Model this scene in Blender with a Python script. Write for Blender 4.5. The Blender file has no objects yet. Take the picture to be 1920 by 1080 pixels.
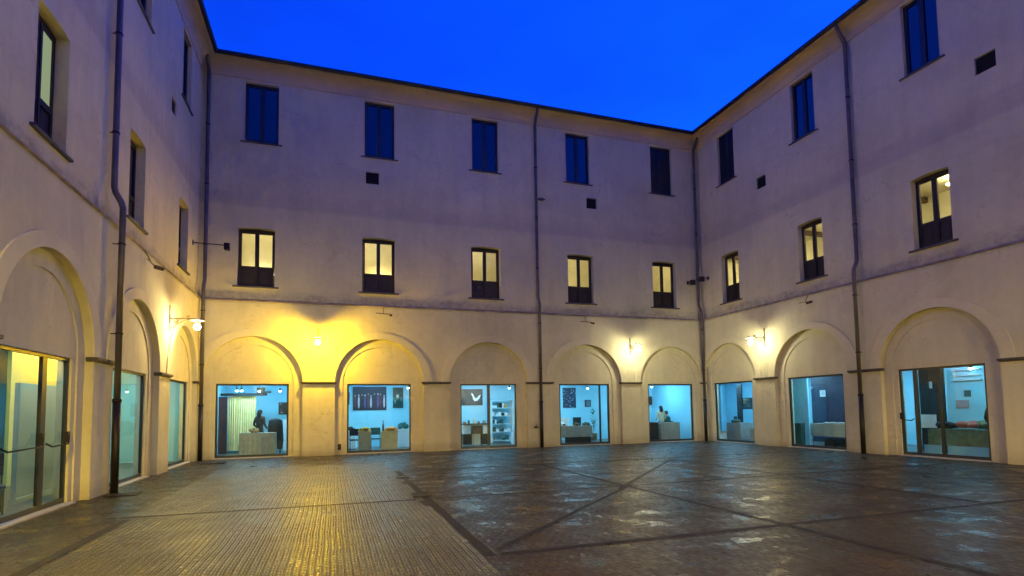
import bpy, bmesh, math, random
from mathutils import Vector, Matrix, noise
random.seed(11)
PI = math.pi
sc = bpy.context.scene
COL = sc.collection

# ---------------------------------------------------------------- camera
cam_d = bpy.data.cameras.new("camera"); cam = bpy.data.objects.new("camera", cam_d); COL.objects.link(cam)
sc.camera = cam
yaw, pitch, roll = 0.3224, 0.0647, -0.0150
cyw, syw, cp, sp, cr, sr = math.cos(yaw), math.sin(yaw), math.cos(pitch), math.sin(pitch), math.cos(roll), math.sin(roll)
fw = Vector((syw*cp, cyw*cp, sp)); rt0 = Vector((cyw, -syw, 0)); up0 = rt0.cross(fw)
rt = cr*rt0 + sr*up0; up = -sr*rt0 + cr*up0
M = Matrix(((rt.x, up.x, -fw.x, 0), (rt.y, up.y, -fw.y, 0), (rt.z, up.z, -fw.z, 1.6), (0, 0, 0, 1)))
cam.matrix_world = M
cam_d.sensor_width = 36.0; cam_d.lens = 1024.0/1920*36
cam_d.shift_x = (960-963.67)/1920; cam_d.shift_y = (701.14-540)/1920
cam_d.clip_start = 0.05; cam_d.clip_end = 2000

# ---------------------------------------------------------------- sky and exposure
world = bpy.data.worlds.new("World"); sc.world = world; world.use_nodes = True
wn = world.node_tree; bg = wn.nodes['Background']
sky = wn.nodes.new('ShaderNodeTexSky'); sky.sky_type = 'NISHITA'; sky.sun_disc = False
sky.sun_elevation = math.radians(-2.0); sky.sun_rotation = math.radians(80); sky.air_density = 1.0
tint = wn.nodes.new('ShaderNodeMix'); tint.data_type = 'RGBA'; tint.blend_type = 'MULTIPLY'
tint.inputs[0].default_value = 1.0
tint.inputs[7].default_value = (0.015, 0.44, 5.2, 1)
wn.links.new(sky.outputs[0], tint.inputs[6])
wtc = wn.nodes.new('ShaderNodeTexCoord'); wmp = wn.nodes.new('ShaderNodeMapping'); wmp.inputs['Scale'].default_value = (1.0, 1.0, 2.6)
wn.links.new(wtc.outputs['Generated'], wmp.inputs['Vector'])
wno = wn.nodes.new('ShaderNodeTexNoise'); wno.inputs['Scale'].default_value = 2.4; wno.inputs['Detail'].default_value = 6; wno.inputs['Roughness'].default_value = 0.55
wn.links.new(wmp.outputs[0], wno.inputs['Vector'])
wrp = wn.nodes.new('ShaderNodeMapRange'); wrp.inputs[1].default_value = 0.3; wrp.inputs[2].default_value = 0.7; wrp.inputs[3].default_value = 0.85; wrp.inputs[4].default_value = 1.14
wn.links.new(wno.outputs['Fac'], wrp.inputs[0])
veil = wn.nodes.new('ShaderNodeVectorMath'); veil.operation = 'SCALE'
wn.links.new(tint.outputs[2], veil.inputs[0]); wn.links.new(wrp.outputs[0], veil.inputs['Scale']); wn.links.new(veil.outputs[0], bg.inputs[0])
bg.inputs[1].default_value = 0.15
sc.view_settings.view_transform = 'Standard'; sc.view_settings.look = 'None'
sc.view_settings.exposure = 3.5; sc.view_settings.gamma = 1.0
sc.view_settings.use_curve_mapping = False
sc.render.engine = 'CYCLES'
sc.cycles.max_bounces = 8; sc.cycles.transparent_max_bounces = 12
sc.cycles.sample_clamp_indirect = 2.0

# ---------------------------------------------------------------- materials
def new_mat(name):
    m = bpy.data.materials.new(name); m.use_nodes = True
    nt = m.node_tree; b = nt.nodes['Principled BSDF']
    return m, nt, b
def N(nt, t, **kw):
    n = nt.nodes.new(t)
    for k, v in kw.items():
        if k.startswith('i_'):
            key = k[2:]; key = int(key) if key.isdigit() else key
            n.inputs[key].default_value = v
        else: setattr(n, k, v)
    return n
def L(nt, a, b): nt.links.new(a, b)
def math_n(nt, op, a, b=None, c=None):
    n = nt.nodes.new('ShaderNodeMath'); n.operation = op
    for i, v in enumerate((a, b, c)):
        if v is None: continue
        if isinstance(v, (int, float)): n.inputs[i].default_value = v
        else: L(nt, v, n.inputs[i])
    return n.outputs[0]
def mix_c(nt, f, a, b, blend='MIX'):
    n = nt.nodes.new('ShaderNodeMix'); n.data_type = 'RGBA'; n.blend_type = blend
    for i, v in ((0, f), (6, a), (7, b)):
        if isinstance(v, (int, float)): n.inputs[i].default_value = v
        elif isinstance(v, tuple): n.inputs[i].default_value = (*v[:3], 1)
        else: L(nt, v, n.inputs[i])
    return n.outputs[2]
def ramp(nt, src, stops):
    n = nt.nodes.new('ShaderNodeValToRGB'); cr_ = n.color_ramp
    while len(cr_.elements) > 1: cr_.elements.remove(cr_.elements[-1])
    for i, (p, c) in enumerate(stops):
        e = cr_.elements[0] if i == 0 else cr_.elements.new(p)
        e.position = p; e.color = (*c, 1) if isinstance(c, tuple) else (c, c, c, 1)
    L(nt, src, n.inputs[0]); return n.outputs[0]
def simple(name, col, rough=0.6, metal=0.0, var=0.12, scale=6.0, spec=0.5, bump=0.0, bscale=60):
    m, nt, b = new_mat(name)
    tc = N(nt, 'ShaderNodeNewGeometry')
    nz = N(nt, 'ShaderNodeTexNoise', i_Scale=scale, i_Detail=5.0); L(nt, tc.outputs['Position'], nz.inputs['Vector'])
    dark = tuple(c*(1-var) for c in col); lite = tuple(min(1, c*(1+var)) for c in col)
    c = ramp(nt, nz.outputs['Fac'], [(0.3, dark), (0.7, lite)])
    L(nt, c, b.inputs['Base Color'])
    b.inputs['Roughness'].default_value = rough; b.inputs['Metallic'].default_value = metal
    b.inputs['Specular IOR Level'].default_value = spec
    if bump:
        n2 = N(nt, 'ShaderNodeTexNoise', i_Scale=bscale, i_Detail=3.0); L(nt, tc.outputs['Position'], n2.inputs['Vector'])
        bp = N(nt, 'ShaderNodeBump', i_Strength=bump, i_Distance=0.01); L(nt, n2.outputs['Fac'], bp.inputs['Height'])
        L(nt, bp.outputs[0], b.inputs['Normal'])
    return m
def emit(name, col, strength):
    m = bpy.data.materials.new(name); m.use_nodes = True; nt = m.node_tree
    nt.nodes.remove(nt.nodes['Principled BSDF'])
    e = N(nt, 'ShaderNodeEmission'); e.inputs[0].default_value = (*col, 1); e.inputs[1].default_value = strength
    L(nt, e.outputs[0], nt.nodes['Material Output'].inputs[0]); return m
def glass(name, tintc=(0.9, 0.95, 0.95), ior=1.5, rough=0.0, wav=0.0):
    m = bpy.data.materials.new(name); m.use_nodes = True; nt = m.node_tree
    nt.nodes.remove(nt.nodes['Principled BSDF'])
    tr = N(nt, 'ShaderNodeBsdfTransparent'); tr.inputs[0].default_value = (*tintc, 1)
    gl = N(nt, 'ShaderNodeBsdfGlossy'); gl.inputs['Roughness'].default_value = rough
    fr = N(nt, 'ShaderNodeFresnel'); fr.inputs[0].default_value = ior
    if wav:
        g = N(nt, 'ShaderNodeNewGeometry'); nz = N(nt, 'ShaderNodeTexNoise', i_Scale=1.2, i_Detail=1.0)
        L(nt, g.outputs['Position'], nz.inputs['Vector'])
        bp = N(nt, 'ShaderNodeBump', i_Strength=wav, i_Distance=0.02); L(nt, nz.outputs['Fac'], bp.inputs['Height'])
        L(nt, bp.outputs[0], gl.inputs['Normal'])
    gb = N(nt, 'ShaderNodeNewGeometry'); ff = math_n(nt, 'MULTIPLY', math_n(nt, 'MULTIPLY', fr.outputs[0], 0.9), math_n(nt, 'SUBTRACT', 1.0, gb.outputs['Backfacing']))
    mx = N(nt, 'ShaderNodeMixShader'); L(nt, ff, mx.inputs[0]); L(nt, tr.outputs[0], mx.inputs[1]); L(nt, gl.outputs[0], mx.inputs[2])
    L(nt, mx.outputs[0], nt.nodes['Material Output'].inputs[0]); return m

def plaster(name, base, stain=True):
    m, nt, b = new_mat(name)
    g = N(nt, 'ShaderNodeNewGeometry'); pos = g.outputs['Position']
    sep = N(nt, 'ShaderNodeSeparateXYZ'); L(nt, pos, sep.inputs[0]); z = sep.outputs[2]
    n1 = N(nt, 'ShaderNodeTexNoise', i_Scale=0.55, i_Detail=7.0, i_Roughness=0.62); L(nt, pos, n1.inputs['Vector'])
    n2 = N(nt, 'ShaderNodeTexNoise', i_Scale=5.0, i_Detail=6.0, i_Roughness=0.6); L(nt, pos, n2.inputs['Vector'])
    c = ramp(nt, n1.outputs['Fac'], [(0.32, tuple(k*0.90 for k in base)), (0.5, base), (0.68, tuple(min(1, k*1.07) for k in base))])
    c = mix_c(nt, 0.5, c, ramp(nt, n2.outputs['Fac'], [(0.3, 0.86), (0.7, 1.0)]), 'MULTIPLY')
    if stain:
        # weathered dust band on the string course and an older seam higher up
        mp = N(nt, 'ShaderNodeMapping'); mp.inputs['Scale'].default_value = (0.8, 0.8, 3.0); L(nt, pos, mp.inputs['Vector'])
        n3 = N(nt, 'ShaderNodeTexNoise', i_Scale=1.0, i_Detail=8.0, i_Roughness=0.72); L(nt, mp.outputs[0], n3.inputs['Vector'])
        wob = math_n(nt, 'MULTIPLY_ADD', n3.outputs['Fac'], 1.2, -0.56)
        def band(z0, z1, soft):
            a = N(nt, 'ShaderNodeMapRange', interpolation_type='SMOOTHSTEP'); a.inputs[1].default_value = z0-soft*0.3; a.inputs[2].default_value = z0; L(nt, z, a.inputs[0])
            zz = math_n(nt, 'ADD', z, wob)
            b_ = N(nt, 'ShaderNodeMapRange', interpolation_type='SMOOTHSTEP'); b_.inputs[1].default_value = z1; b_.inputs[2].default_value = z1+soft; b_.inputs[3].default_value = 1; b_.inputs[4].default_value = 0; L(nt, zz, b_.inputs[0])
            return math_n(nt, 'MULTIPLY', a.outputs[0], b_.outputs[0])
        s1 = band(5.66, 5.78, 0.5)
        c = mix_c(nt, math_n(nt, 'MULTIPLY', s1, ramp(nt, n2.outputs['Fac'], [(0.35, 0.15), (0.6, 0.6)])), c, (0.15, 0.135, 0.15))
        s2 = band(9.25, 9.45, 0.6)
        c = mix_c(nt, math_n(nt, 'MULTIPLY', s2, 0.28), c, (0.24, 0.20, 0.22))
        # rain streaks
        mp2 = N(nt, 'ShaderNodeMapping'); mp2.inputs['Scale'].default_value = (2.2, 2.2, 0.30); L(nt, pos, mp2.inputs['Vector'])
        n4 = N(nt, 'ShaderNodeTexNoise', i_Scale=1.0, i_Detail=5.0, i_Roughness=0.65); L(nt, mp2.outputs[0], n4.inputs['Vector'])
        c = mix_c(nt, 0.30, c, ramp(nt, n4.outputs['Fac'], [(0.28, 0.62), (0.58, 1.0)]), 'MULTIPLY')
        # old repair patches with an edge of their own
        n7 = N(nt, 'ShaderNodeTexNoise', i_Scale=0.8, i_Detail=4.0, i_Roughness=0.5, i_Distortion=0.6); L(nt, pos, n7.inputs['Vector'])
        c = mix_c(nt, ramp(nt, n7.outputs['Fac'], [(0.585, 0.0), (0.60, 0.16)]), c, tuple(k*0.62 for k in base))
        # hairline cracks
        vo = N(nt, 'ShaderNodeTexVoronoi', feature='DISTANCE_TO_EDGE', i_Scale=0.32); dv = N(nt, 'ShaderNodeVectorMath', operation='ADD'); L(nt, pos, dv.inputs[0])
        dn = N(nt, 'ShaderNodeVectorMath', operation='SCALE'); dn.inputs['Scale'].default_value = 1.1; L(nt, n2.outputs['Color'], dn.inputs[0]); L(nt, dn.outputs[0], dv.inputs[1]); L(nt, dv.outputs[0], vo.inputs['Vector'])
        ck = math_n(nt, 'MULTIPLY', ramp(nt, vo.outputs['Distance'], [(0.0, 0.55), (0.006, 0.0)]), ramp(nt, n1.outputs['Fac'], [(0.5, 0.0), (0.56, 1.0)]))
        c = mix_c(nt, ck, c, (0.16, 0.13, 0.11))
        # splash dirt at the foot of the wall
        s3 = N(nt, 'ShaderNodeMapRange'); s3.inputs[1].default_value = 0.0; s3.inputs[2].default_value = 0.45; s3.inputs[3].default_value = 1; s3.inputs[4].default_value = 0
        L(nt, math_n(nt, 'ADD', z, math_n(nt, 'MULTIPLY', wob, 0.6)), s3.inputs[0])
        c = mix_c(nt, math_n(nt, 'MULTIPLY', s3.outputs[0], 0.5), c, (0.22, 0.17, 0.11))
    L(nt, c, b.inputs['Base Color']); b.inputs['Roughness'].default_value = 0.95; b.inputs['Specular IOR Level'].default_value = 0.04
    n5 = N(nt, 'ShaderNodeTexNoise', i_Scale=2.2, i_Detail=8.0, i_Roughness=0.6); L(nt, pos, n5.inputs['Vector'])
    bp = N(nt, 'ShaderNodeBump', i_Strength=0.55, i_Distance=0.035); L(nt, n5.outputs['Fac'], bp.inputs['Height']); L(nt, bp.outputs[0], b.inputs['Normal'])
    return m

WALL = plaster('plaster_wall', (0.57, 0.52, 0.345))
MOULD = plaster('moulding_plaster', (0.59, 0.535, 0.355), stain=False)
CORN = plaster('cornice_plaster', (0.50, 0.40, 0.27), stain=False)
STONE = simple('dark_impost_stone', (0.07, 0.055, 0.045), 0.7, var=0.3, bump=0.3)
LEDGE = simple('ledge_stone', (0.24, 0.19, 0.17), 0.8, var=0.35, scale=3, bump=0.4)
GUTTER = simple('gutter_metal', (0.035, 0.04, 0.05), 0.45, 0.6, var=0.25)
PIPE = simple('downpipe_metal', (0.10, 0.085, 0.085), 0.5, 0.4, var=0.3, scale=2)
IRON = simple('cast_iron', (0.02, 0.014, 0.012), 0.5, 0.5, var=0.3)
ROOFM = simple('roof_tile', (0.22, 0.10, 0.06), 0.8, var=0.35, scale=4, bump=0.5, bscale=12)
WOOD = simple('dark_window_wood', (0.014, 0.008, 0.007), 0.6, var=0.35, scale=9, bump=0.3)
WOODB = simple('dark_blue_shutter', (0.010, 0.012, 0.022), 0.5, var=0.3, scale=9)
SLATE = simple('slate_sill', (0.06, 0.055, 0.06), 0.6, var=0.3)
ALU = simple('dark_aluminium', (0.014, 0.016, 0.018), 0.4, 0.0, var=0.15)
ALUL = simple('pale_threshold', (0.35, 0.30, 0.25), 0.5, 0.0, var=0.2)
GRILLE = simple('vent_black', (0.006, 0.006, 0.008), 0.7)
LAMPM = simple('lamp_iron', (0.16, 0.12, 0.06), 0.5, 0.5, var=0.25)
SHADEM = simple('white_enamel', (0.75, 0.75, 0.70), 0.35, 0.0, var=0.05)
PANE = glass('shop_glass', (0.86, 0.93, 0.94), 1.5, 0.0)
PANEW = glass('window_glass', (0.92, 0.92, 0.85), 1.45, 0.02, 0.15)
ROOM = simple('gallery_pale_blue_wall', (0.30, 0.64, 0.78), 0.8, var=0.05, scale=1.5)
ROOMF = simple('gallery_floor', (0.10, 0.095, 0.085), 0.35, var=0.15, scale=2)
ROOMW = simple('corridor_cream_wall', (0.72, 0.67, 0.48), 0.8, var=0.10, scale=1.6)
GLOBEY = emit('globe_sodium', (1.0, 0.62, 0.012), 240)
GLOBEW = emit('globe_white', (1.0, 0.93, 0.58), 36)
GLOBEL = emit('globe_warm', (1.0, 0.80, 0.36), 70)
GLOBEF = emit('globe_front_fill', (1.0, 0.77, 0.22), 2100)
CYAN = emit('gallery_light', (0.40, 0.76, 1.0), 4.7)
SPOTC = emit('gallery_spot', (0.6, 0.9, 1.0), 6)
WARM = emit('corridor_light', (1.0, 0.88, 0.55), 5.0)

# dark glossy panes of the unlit top floor
PANEB, nt, b = new_mat('unlit_glass')
b.inputs['Base Color'].default_value = (0.004, 0.006, 0.012, 1); b.inputs['Roughness'].default_value = 0.08
b.inputs['IOR'].default_value = 1.75
g = N(nt, 'ShaderNodeNewGeometry'); nz = N(nt, 'ShaderNodeTexNoise', i_Scale=1.5, i_Detail=2.0); L(nt, g.outputs['Position'], nz.inputs['Vector'])
bp = N(nt, 'ShaderNodeBump', i_Strength=0.25, i_Distance=0.03); L(nt, nz.outputs['Fac'], bp.inputs['Height']); L(nt, bp.outputs[0], b.inputs['Normal'])

# wet setts
def ground_mat():
    m, nt, b = new_mat('wet_setts')
    g = N(nt, 'ShaderNodeNewGeometry'); pos = g.outputs['Position']
    sep = N(nt, 'ShaderNodeSeparateXYZ'); L(nt, pos, sep.inputs[0]); X, Y = sep.outputs[0], sep.outputs[1]
    wn_ = N(nt, 'ShaderNodeTexNoise', i_Scale=0.6, i_Detail=3.0); L(nt, pos, wn_.inputs['Vector'])
    wob = math_n(nt, 'MULTIPLY_ADD', wn_.outputs['Fac'], 0.05, -0.025)
    cb = N(nt, 'ShaderNodeCombineXYZ'); L(nt, Y, cb.inputs[0]); L(nt, math_n(nt, 'ADD', X, wob), cb.inputs[1])
    def brick(vec, bw, rh, mortar):
        t = N(nt, 'ShaderNodeTexBrick', i_Scale=1.0); t.offset = 0.5
        t.inputs['Mortar Size'].default_value = mortar; t.inputs['Mortar Smooth'].default_value = 0.6
        t.inputs['Brick Width'].default_value = bw; t.inputs['Row Height'].default_value = rh
        t.inputs['Color1'].default_value = (0, 0, 0, 1); t.inputs['Color2'].default_value = (1, 1, 1, 1); t.inputs['Mortar'].default_value = (0.5, 0.5, 0.5, 1)
        L(nt, vec, t.inputs['Vector']); return t
    b1 = brick(cb.outputs[0], 0.105, 0.072, 0.018)
    cb2 = N(nt, 'ShaderNodeCombineXYZ'); L(nt, math_n(nt, 'ADD', X, wob), cb2.inputs[0]); L(nt, Y, cb2.inputs[1])
    b2 = brick(cb2.outputs[0], 0.12, 0.10, 0.012)
    # left field: rows run away from the camera
    left = math_n(nt, 'MULTIPLY', math_n(nt, 'LESS_THAN', X, 1.58), math_n(nt, 'GREATER_THAN', X, -3.05))
    left = math_n(nt, 'MULTIPLY', left, math_n(nt, 'LESS_THAN', Y, 17.6))
    apron = math_n(nt, 'MAXIMUM', math_n(nt, 'LESS_THAN', X, -3.05), math_n(nt, 'GREATER_THAN', Y, 17.6))
    def hgt(t):
        h = math_n(nt, 'SUBTRACT', 1.0, t.outputs['Fac'])
        s_ = N(nt, 'ShaderNodeSeparateColor'); L(nt, t.outputs['Color'], s_.inputs[0])
        return math_n(nt, 'MULTIPLY', h, math_n(nt, 'MULTIPLY_ADD', s_.outputs[0], 0.45, 0.6)), s_.outputs[0]
    h1, r1 = hgt(b1); h2, r2 = hgt(b2)
    fr_ = math_n(nt, 'FRACT', math_n(nt, 'DIVIDE', math_n(nt, 'ADD', math_n(nt, 'ADD', X, wob), 50.0), 0.072))
    ab = math_n(nt, 'ABSOLUTE', math_n(nt, 'SUBTRACT', fr_, 0.5))
    jm = N(nt, 'ShaderNodeMapRange', interpolation_type='SMOOTHSTEP'); jm.inputs[1].default_value = 0.33; jm.inputs[2].default_value = 0.48; L(nt, ab, jm.inputs[0])
    nw = N(nt, 'ShaderNodeTexNoise', i_Scale=0.9, i_Detail=5.0, i_Roughness=0.65); L(nt, pos, nw.inputs['Vector'])
    wear = ramp(nt, nw.outputs['Fac'], [(0.38, 0.25), (0.58, 1.0)])
    jw = math_n(nt, 'MULTIPLY', jm.outputs[0], wear)
    joint = math_n(nt, 'MAXIMUM', jw, math_n(nt, 'MULTIPLY', b1.outputs['Fac'], 0.9))
    h1 = math_n(nt, 'MULTIPLY', h1, math_n(nt, 'SUBTRACT', 1.0, jw))
    mh = N(nt, 'ShaderNodeMix'); L(nt, left, mh.inputs[0]); L(nt, math_n(nt, 'MULTIPLY', h2, 0.4), mh.inputs[2]); L(nt, h1, mh.inputs[3])
    n1 = N(nt, 'ShaderNodeTexNoise', i_Scale=0.45, i_Detail=6.0, i_Roughness=0.6); L(nt, pos, n1.inputs['Vector'])
    n2 = N(nt, 'ShaderNodeTexNoise', i_Scale=22.0, i_Detail=4.0); L(nt, pos, n2.inputs['Vector'])
    n6 = N(nt, 'ShaderNodeTexNoise', i_Scale=1.6, i_Detail=5.0, i_Roughness=0.6); L(nt, pos, n6.inputs['Vector'])
    h = math_n(nt, 'ADD', mh.outputs[0], math_n(nt, 'MULTIPLY', n2.outputs['Fac'], 0.35))
    h = math_n(nt, 'ADD', h, math_n(nt, 'MULTIPLY', n6.outputs['Fac'], 0.5))
    bp = N(nt, 'ShaderNodeBump', i_Strength=1.0, i_Distance=0.022); L(nt, h, bp.inputs['Height']); L(nt, bp.outputs[0], b.inputs['Normal'])
    base = ramp(nt, n1.outputs['Fac'], [(0.3, (0.013, 0.008, 0.0035)), (0.7, (0.046, 0.028, 0.010))])
    base = mix_c(nt, 0.5, base, ramp(nt, r1, [(0.0, 0.35), (1.0, 1.3)]), 'MULTIPLY')
    base = mix_c(nt, math_n(nt, 'MULTIPLY', joint, math_n(nt, 'MULTIPLY', left, 0.7)), base, (0.02, 0.015, 0.01))
    base = mix_c(nt, math_n(nt, 'MULTIPLY', left, 0.45), base, (0.010, 0.006, 0.002))
    base = mix_c(nt, math_n(nt, 'MULTIPLY', apron, 0.55), base, (0.020, 0.014, 0.007))
    L(nt, math_n(nt, 'MULTIPLY_ADD', left, 0.60, 0.24), b.inputs['Specular IOR Level'])
    L(nt, base, b.inputs['Base Color'])
    rg = ramp(nt, n6.outputs['Fac'], [(0.36, 0.14), (0.45, 0.36), (0.7, 0.52)])
    L(nt, math_n(nt, 'ADD', math_n(nt, 'ADD', math_n(nt, 'MULTIPLY_ADD', r1, 0.25, -0.12), math_n(nt, 'MULTIPLY', rg, math_n(nt, 'MULTIPLY_ADD', left, -0.42, 1.0))), math_n(nt, 'MULTIPLY', joint, math_n(nt, 'MULTIPLY', left, 0.35))), b.inputs['Roughness'])
    return m
GROUND = ground_mat()
BAND = simple('dark_stone_band', (0.013, 0.010, 0.006), 0.6, var=0.6, scale=3, spec=0.25, bump=0.5, bscale=25)

# ---------------------------------------------------------------- mesh helper
WORLD_LOC = {}
class MB:
    def __init__(s): s.v = []; s.f = []; s.m = []; s.mi = 0
    def add(s, vs, fs):
        o = len(s.v); s.v += [tuple(v) for v in vs]; s.f += [tuple(o+i for i in f) for f in fs]; s.m += [s.mi]*len(fs)
    def box(s, x0, y0, z0, x1, y1, z1, T=None):
        vs = [(x, y, z) for x in (x0, x1) for y in (y0, y1) for z in (z0, z1)]
        if T: vs = [T(*v) for v in vs]
        s.add(vs, [(0, 1, 3, 2), (4, 6, 7, 5), (0, 4, 5, 1), (2, 3, 7, 6), (0, 2, 6, 4), (1, 5, 7, 3)])
    def tube(s, pts, r, n=8, caps=True):
        pts = [Vector(p) for p in pts]; rs = r if isinstance(r, (list, tuple)) else [r]*len(pts)
        ring = []; ref = None
        for i, p in enumerate(pts):
            if i == 0: d = pts[1]-p
            elif i == len(pts)-1: d = p-pts[-2]
            else: d = (pts[i+1]-p).normalized() + (p-pts[i-1]).normalized()
            d.normalize()
            if ref is None: ref = Vector((0, 0, 1)) if abs(d.z) < 0.9 else Vector((1, 0, 0))
            a = d.cross(ref)
            if a.length < 1e-4: a = d.cross(Vector((0, 1, 0)))
            a.normalize(); b_ = d.cross(a); ref = b_.cross(d) if False else ref
            ring.append([p + rs[i]*(math.cos(2*PI*k/n)*a + math.sin(2*PI*k/n)*b_) for k in range(n)])
        vs = [v for q in ring for v in q]; fs = []
        for i in range(len(pts)-1):
            for k in range(n): fs.append((i*n+k, i*n+(k+1) % n, (i+1)*n+(k+1) % n, (i+1)*n+k))
        if caps: fs.append(tuple(range(n))); fs.append(tuple((len(pts)-1)*n+k for k in range(n)))
        s.add(vs, fs)
    def lathe(s, c, prof, n=16, close=True):
        c = Vector(c); vs = []; fs = []
        for (r, z) in prof:
            for k in range(n): vs.append((c.x+r*math.cos(2*PI*k/n), c.y+r*math.sin(2*PI*k/n), c.z+z))
        for i in range(len(prof)-1):
            for k in range(n): fs.append((i*n+k, i*n+(k+1) % n, (i+1)*n+(k+1) % n, (i+1)*n+k))
        if close: fs.append(tuple(range(n))); fs.append(tuple((len(prof)-1)*n+k for k in range(n)))
        s.add(vs, fs)
    def ball(s, c, r, n=14, sq=(1, 1, 1)):
        prof = [(max(1e-3, math.sin(PI*i/10)), -math.cos(PI*i/10)) for i in range(11)]
        o = len(s.v); s.lathe((0, 0, 0), prof, n)
        for i in range(o, len(s.v)):
            x, y, z = s.v[i]; s.v[i] = (c[0]+x*r*sq[0], c[1]+y*r*sq[1], c[2]+z*r*sq[2])
    def build(s, name, mat, parent=None, smooth=False, origin=None, bevel=0.0):
        me = bpy.data.meshes.new(name)
        if origin is None:
            xs = [v[0] for v in s.v]; ys = [v[1] for v in s.v]; zs = [v[2] for v in s.v]
            origin = ((min(xs)+max(xs))/2, (min(ys)+max(ys))/2, min(zs))
        O = Vector(origin)
        me.from_pydata([tuple(Vector(v)-O) for v in s.v], [], s.f)
        for i, p in enumerate(me.polygons): p.material_index = s.m[i]; p.use_smooth = smooth
        for mm in (mat if isinstance(mat, (list, tuple)) else [mat]): me.materials.append(mm)
        bm = bmesh.new(); bm.from_mesh(me)
        bmesh.ops.remove_doubles(bm, verts=bm.verts, dist=1e-5)
        bmesh.ops.recalc_face_normals(bm, faces=bm.faces); bm.to_mesh(me); bm.free()
        o = bpy.data.objects.new(name, me); COL.objects.link(o)
        pl = Vector((0, 0, 0))
        if parent is not None:
            o.parent = parent; pl = WORLD_LOC[parent.name]
        o.location = O-pl; WORLD_LOC[o.name] = O
        if bevel:
            bv = o.modifiers.new('bevel', 'BEVEL'); bv.width = bevel; bv.segments = 2; bv.limit_method = 'ANGLE'
        return o
def thing(name, loc, label, cat, group=None):
    o = bpy.data.objects.new(name, None); COL.objects.link(o); o.location = loc; WORLD_LOC[o.name] = Vector(loc)
    o.empty_display_size = 0.3
    return tag(o, label, cat, group)
def tag(o, label, cat, group=None):
    o['label'] = label; o['category'] = cat
    if group: o['group'] = group
    return o

# ---------------------------------------------------------------- wings: wall frames
YB, XL, XR = 21.53, -4.454, 16.606
def TB(s, o, z): return (s, YB-o, z)
def TL(s, o, z): return (XL+o, s, z)
def TR(s, o, z): return (XR-o, s, z)
def TF(s, o, z): return (s, -6.0+o, z)
LOW, UPP = 0.045, -0.06          # lower storey stands proud of the upper wall
ZS = 5.66                        # string course
SPR, RA, RI = 2.72, 1.65, 1.36

def sheet(mb, T, o, holes, outer, zfun_top, breaks=()):
    """vertical wall sheet at depth o from s0..s1 with holes [(s0,s1,zb,ztop_fn)]"""
    s0, s1 = outer
    xs = {round(s0, 4), round(s1, 4)} | {round(b, 4) for b in breaks}
    for h in holes:
        n = h[4]
        for k in range(n+1): xs.add(round((h[0]+h[1])/2-(h[1]-h[0])/2*math.cos(PI*k/n), 4))
    xs = sorted(x for x in xs if s0-1e-6 <= x <= s1+1e-6)
    for a, b in zip(xs, xs[1:]):
        if b-a < 1e-4: continue
        mid = (a+b)/2; hs = sorted([h for h in holes if h[0]-1e-5 <= mid <= h[1]+1e-5], key=lambda h: h[2])
        lo_a = lo_b = 0.0; segs = []
        for h in hs:
            if h[2] > 0: segs.append((lo_a, lo_b, h[2], h[2]))
            lo_a, lo_b = h[3](a), h[3](b)
        segs.append((lo_a, lo_b, zfun_top(a), zfun_top(b)))
        for la, lb, ha, hb in segs:
            if ha-la < 1e-5 and hb-lb < 1e-5: continue
            mb.add([T(a, o, la), T(b, o, lb), T(b, o, hb), T(a, o, ha)], [(0, 1, 2, 3)])
def reveal(mb, T, poly, o0, o1, closed=False):
    n = len(poly); rng = range(n if closed else n-1)
    for i in rng:
        (a, za), (b, zb) = poly[i], poly[(i+1) % n]
        mb.add([T(a, o0, za), T(b, o0, zb), T(b, o1, zb), T(a, o1, za)], [(0, 1, 2, 3)])
def arch_fn(c, r, spr=SPR): return lambda x: spr+math.sqrt(max(0.0, r*r-(x-c)**2))
def arch_poly(c, r, spr=SPR, n=40, z0=0.0):
    return [(c-r, z0)]+[(c-r*math.cos(PI*k/n), spr+r*math.sin(PI*k/n)) for k in range(n+1)]+[(c+r, z0)]

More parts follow.
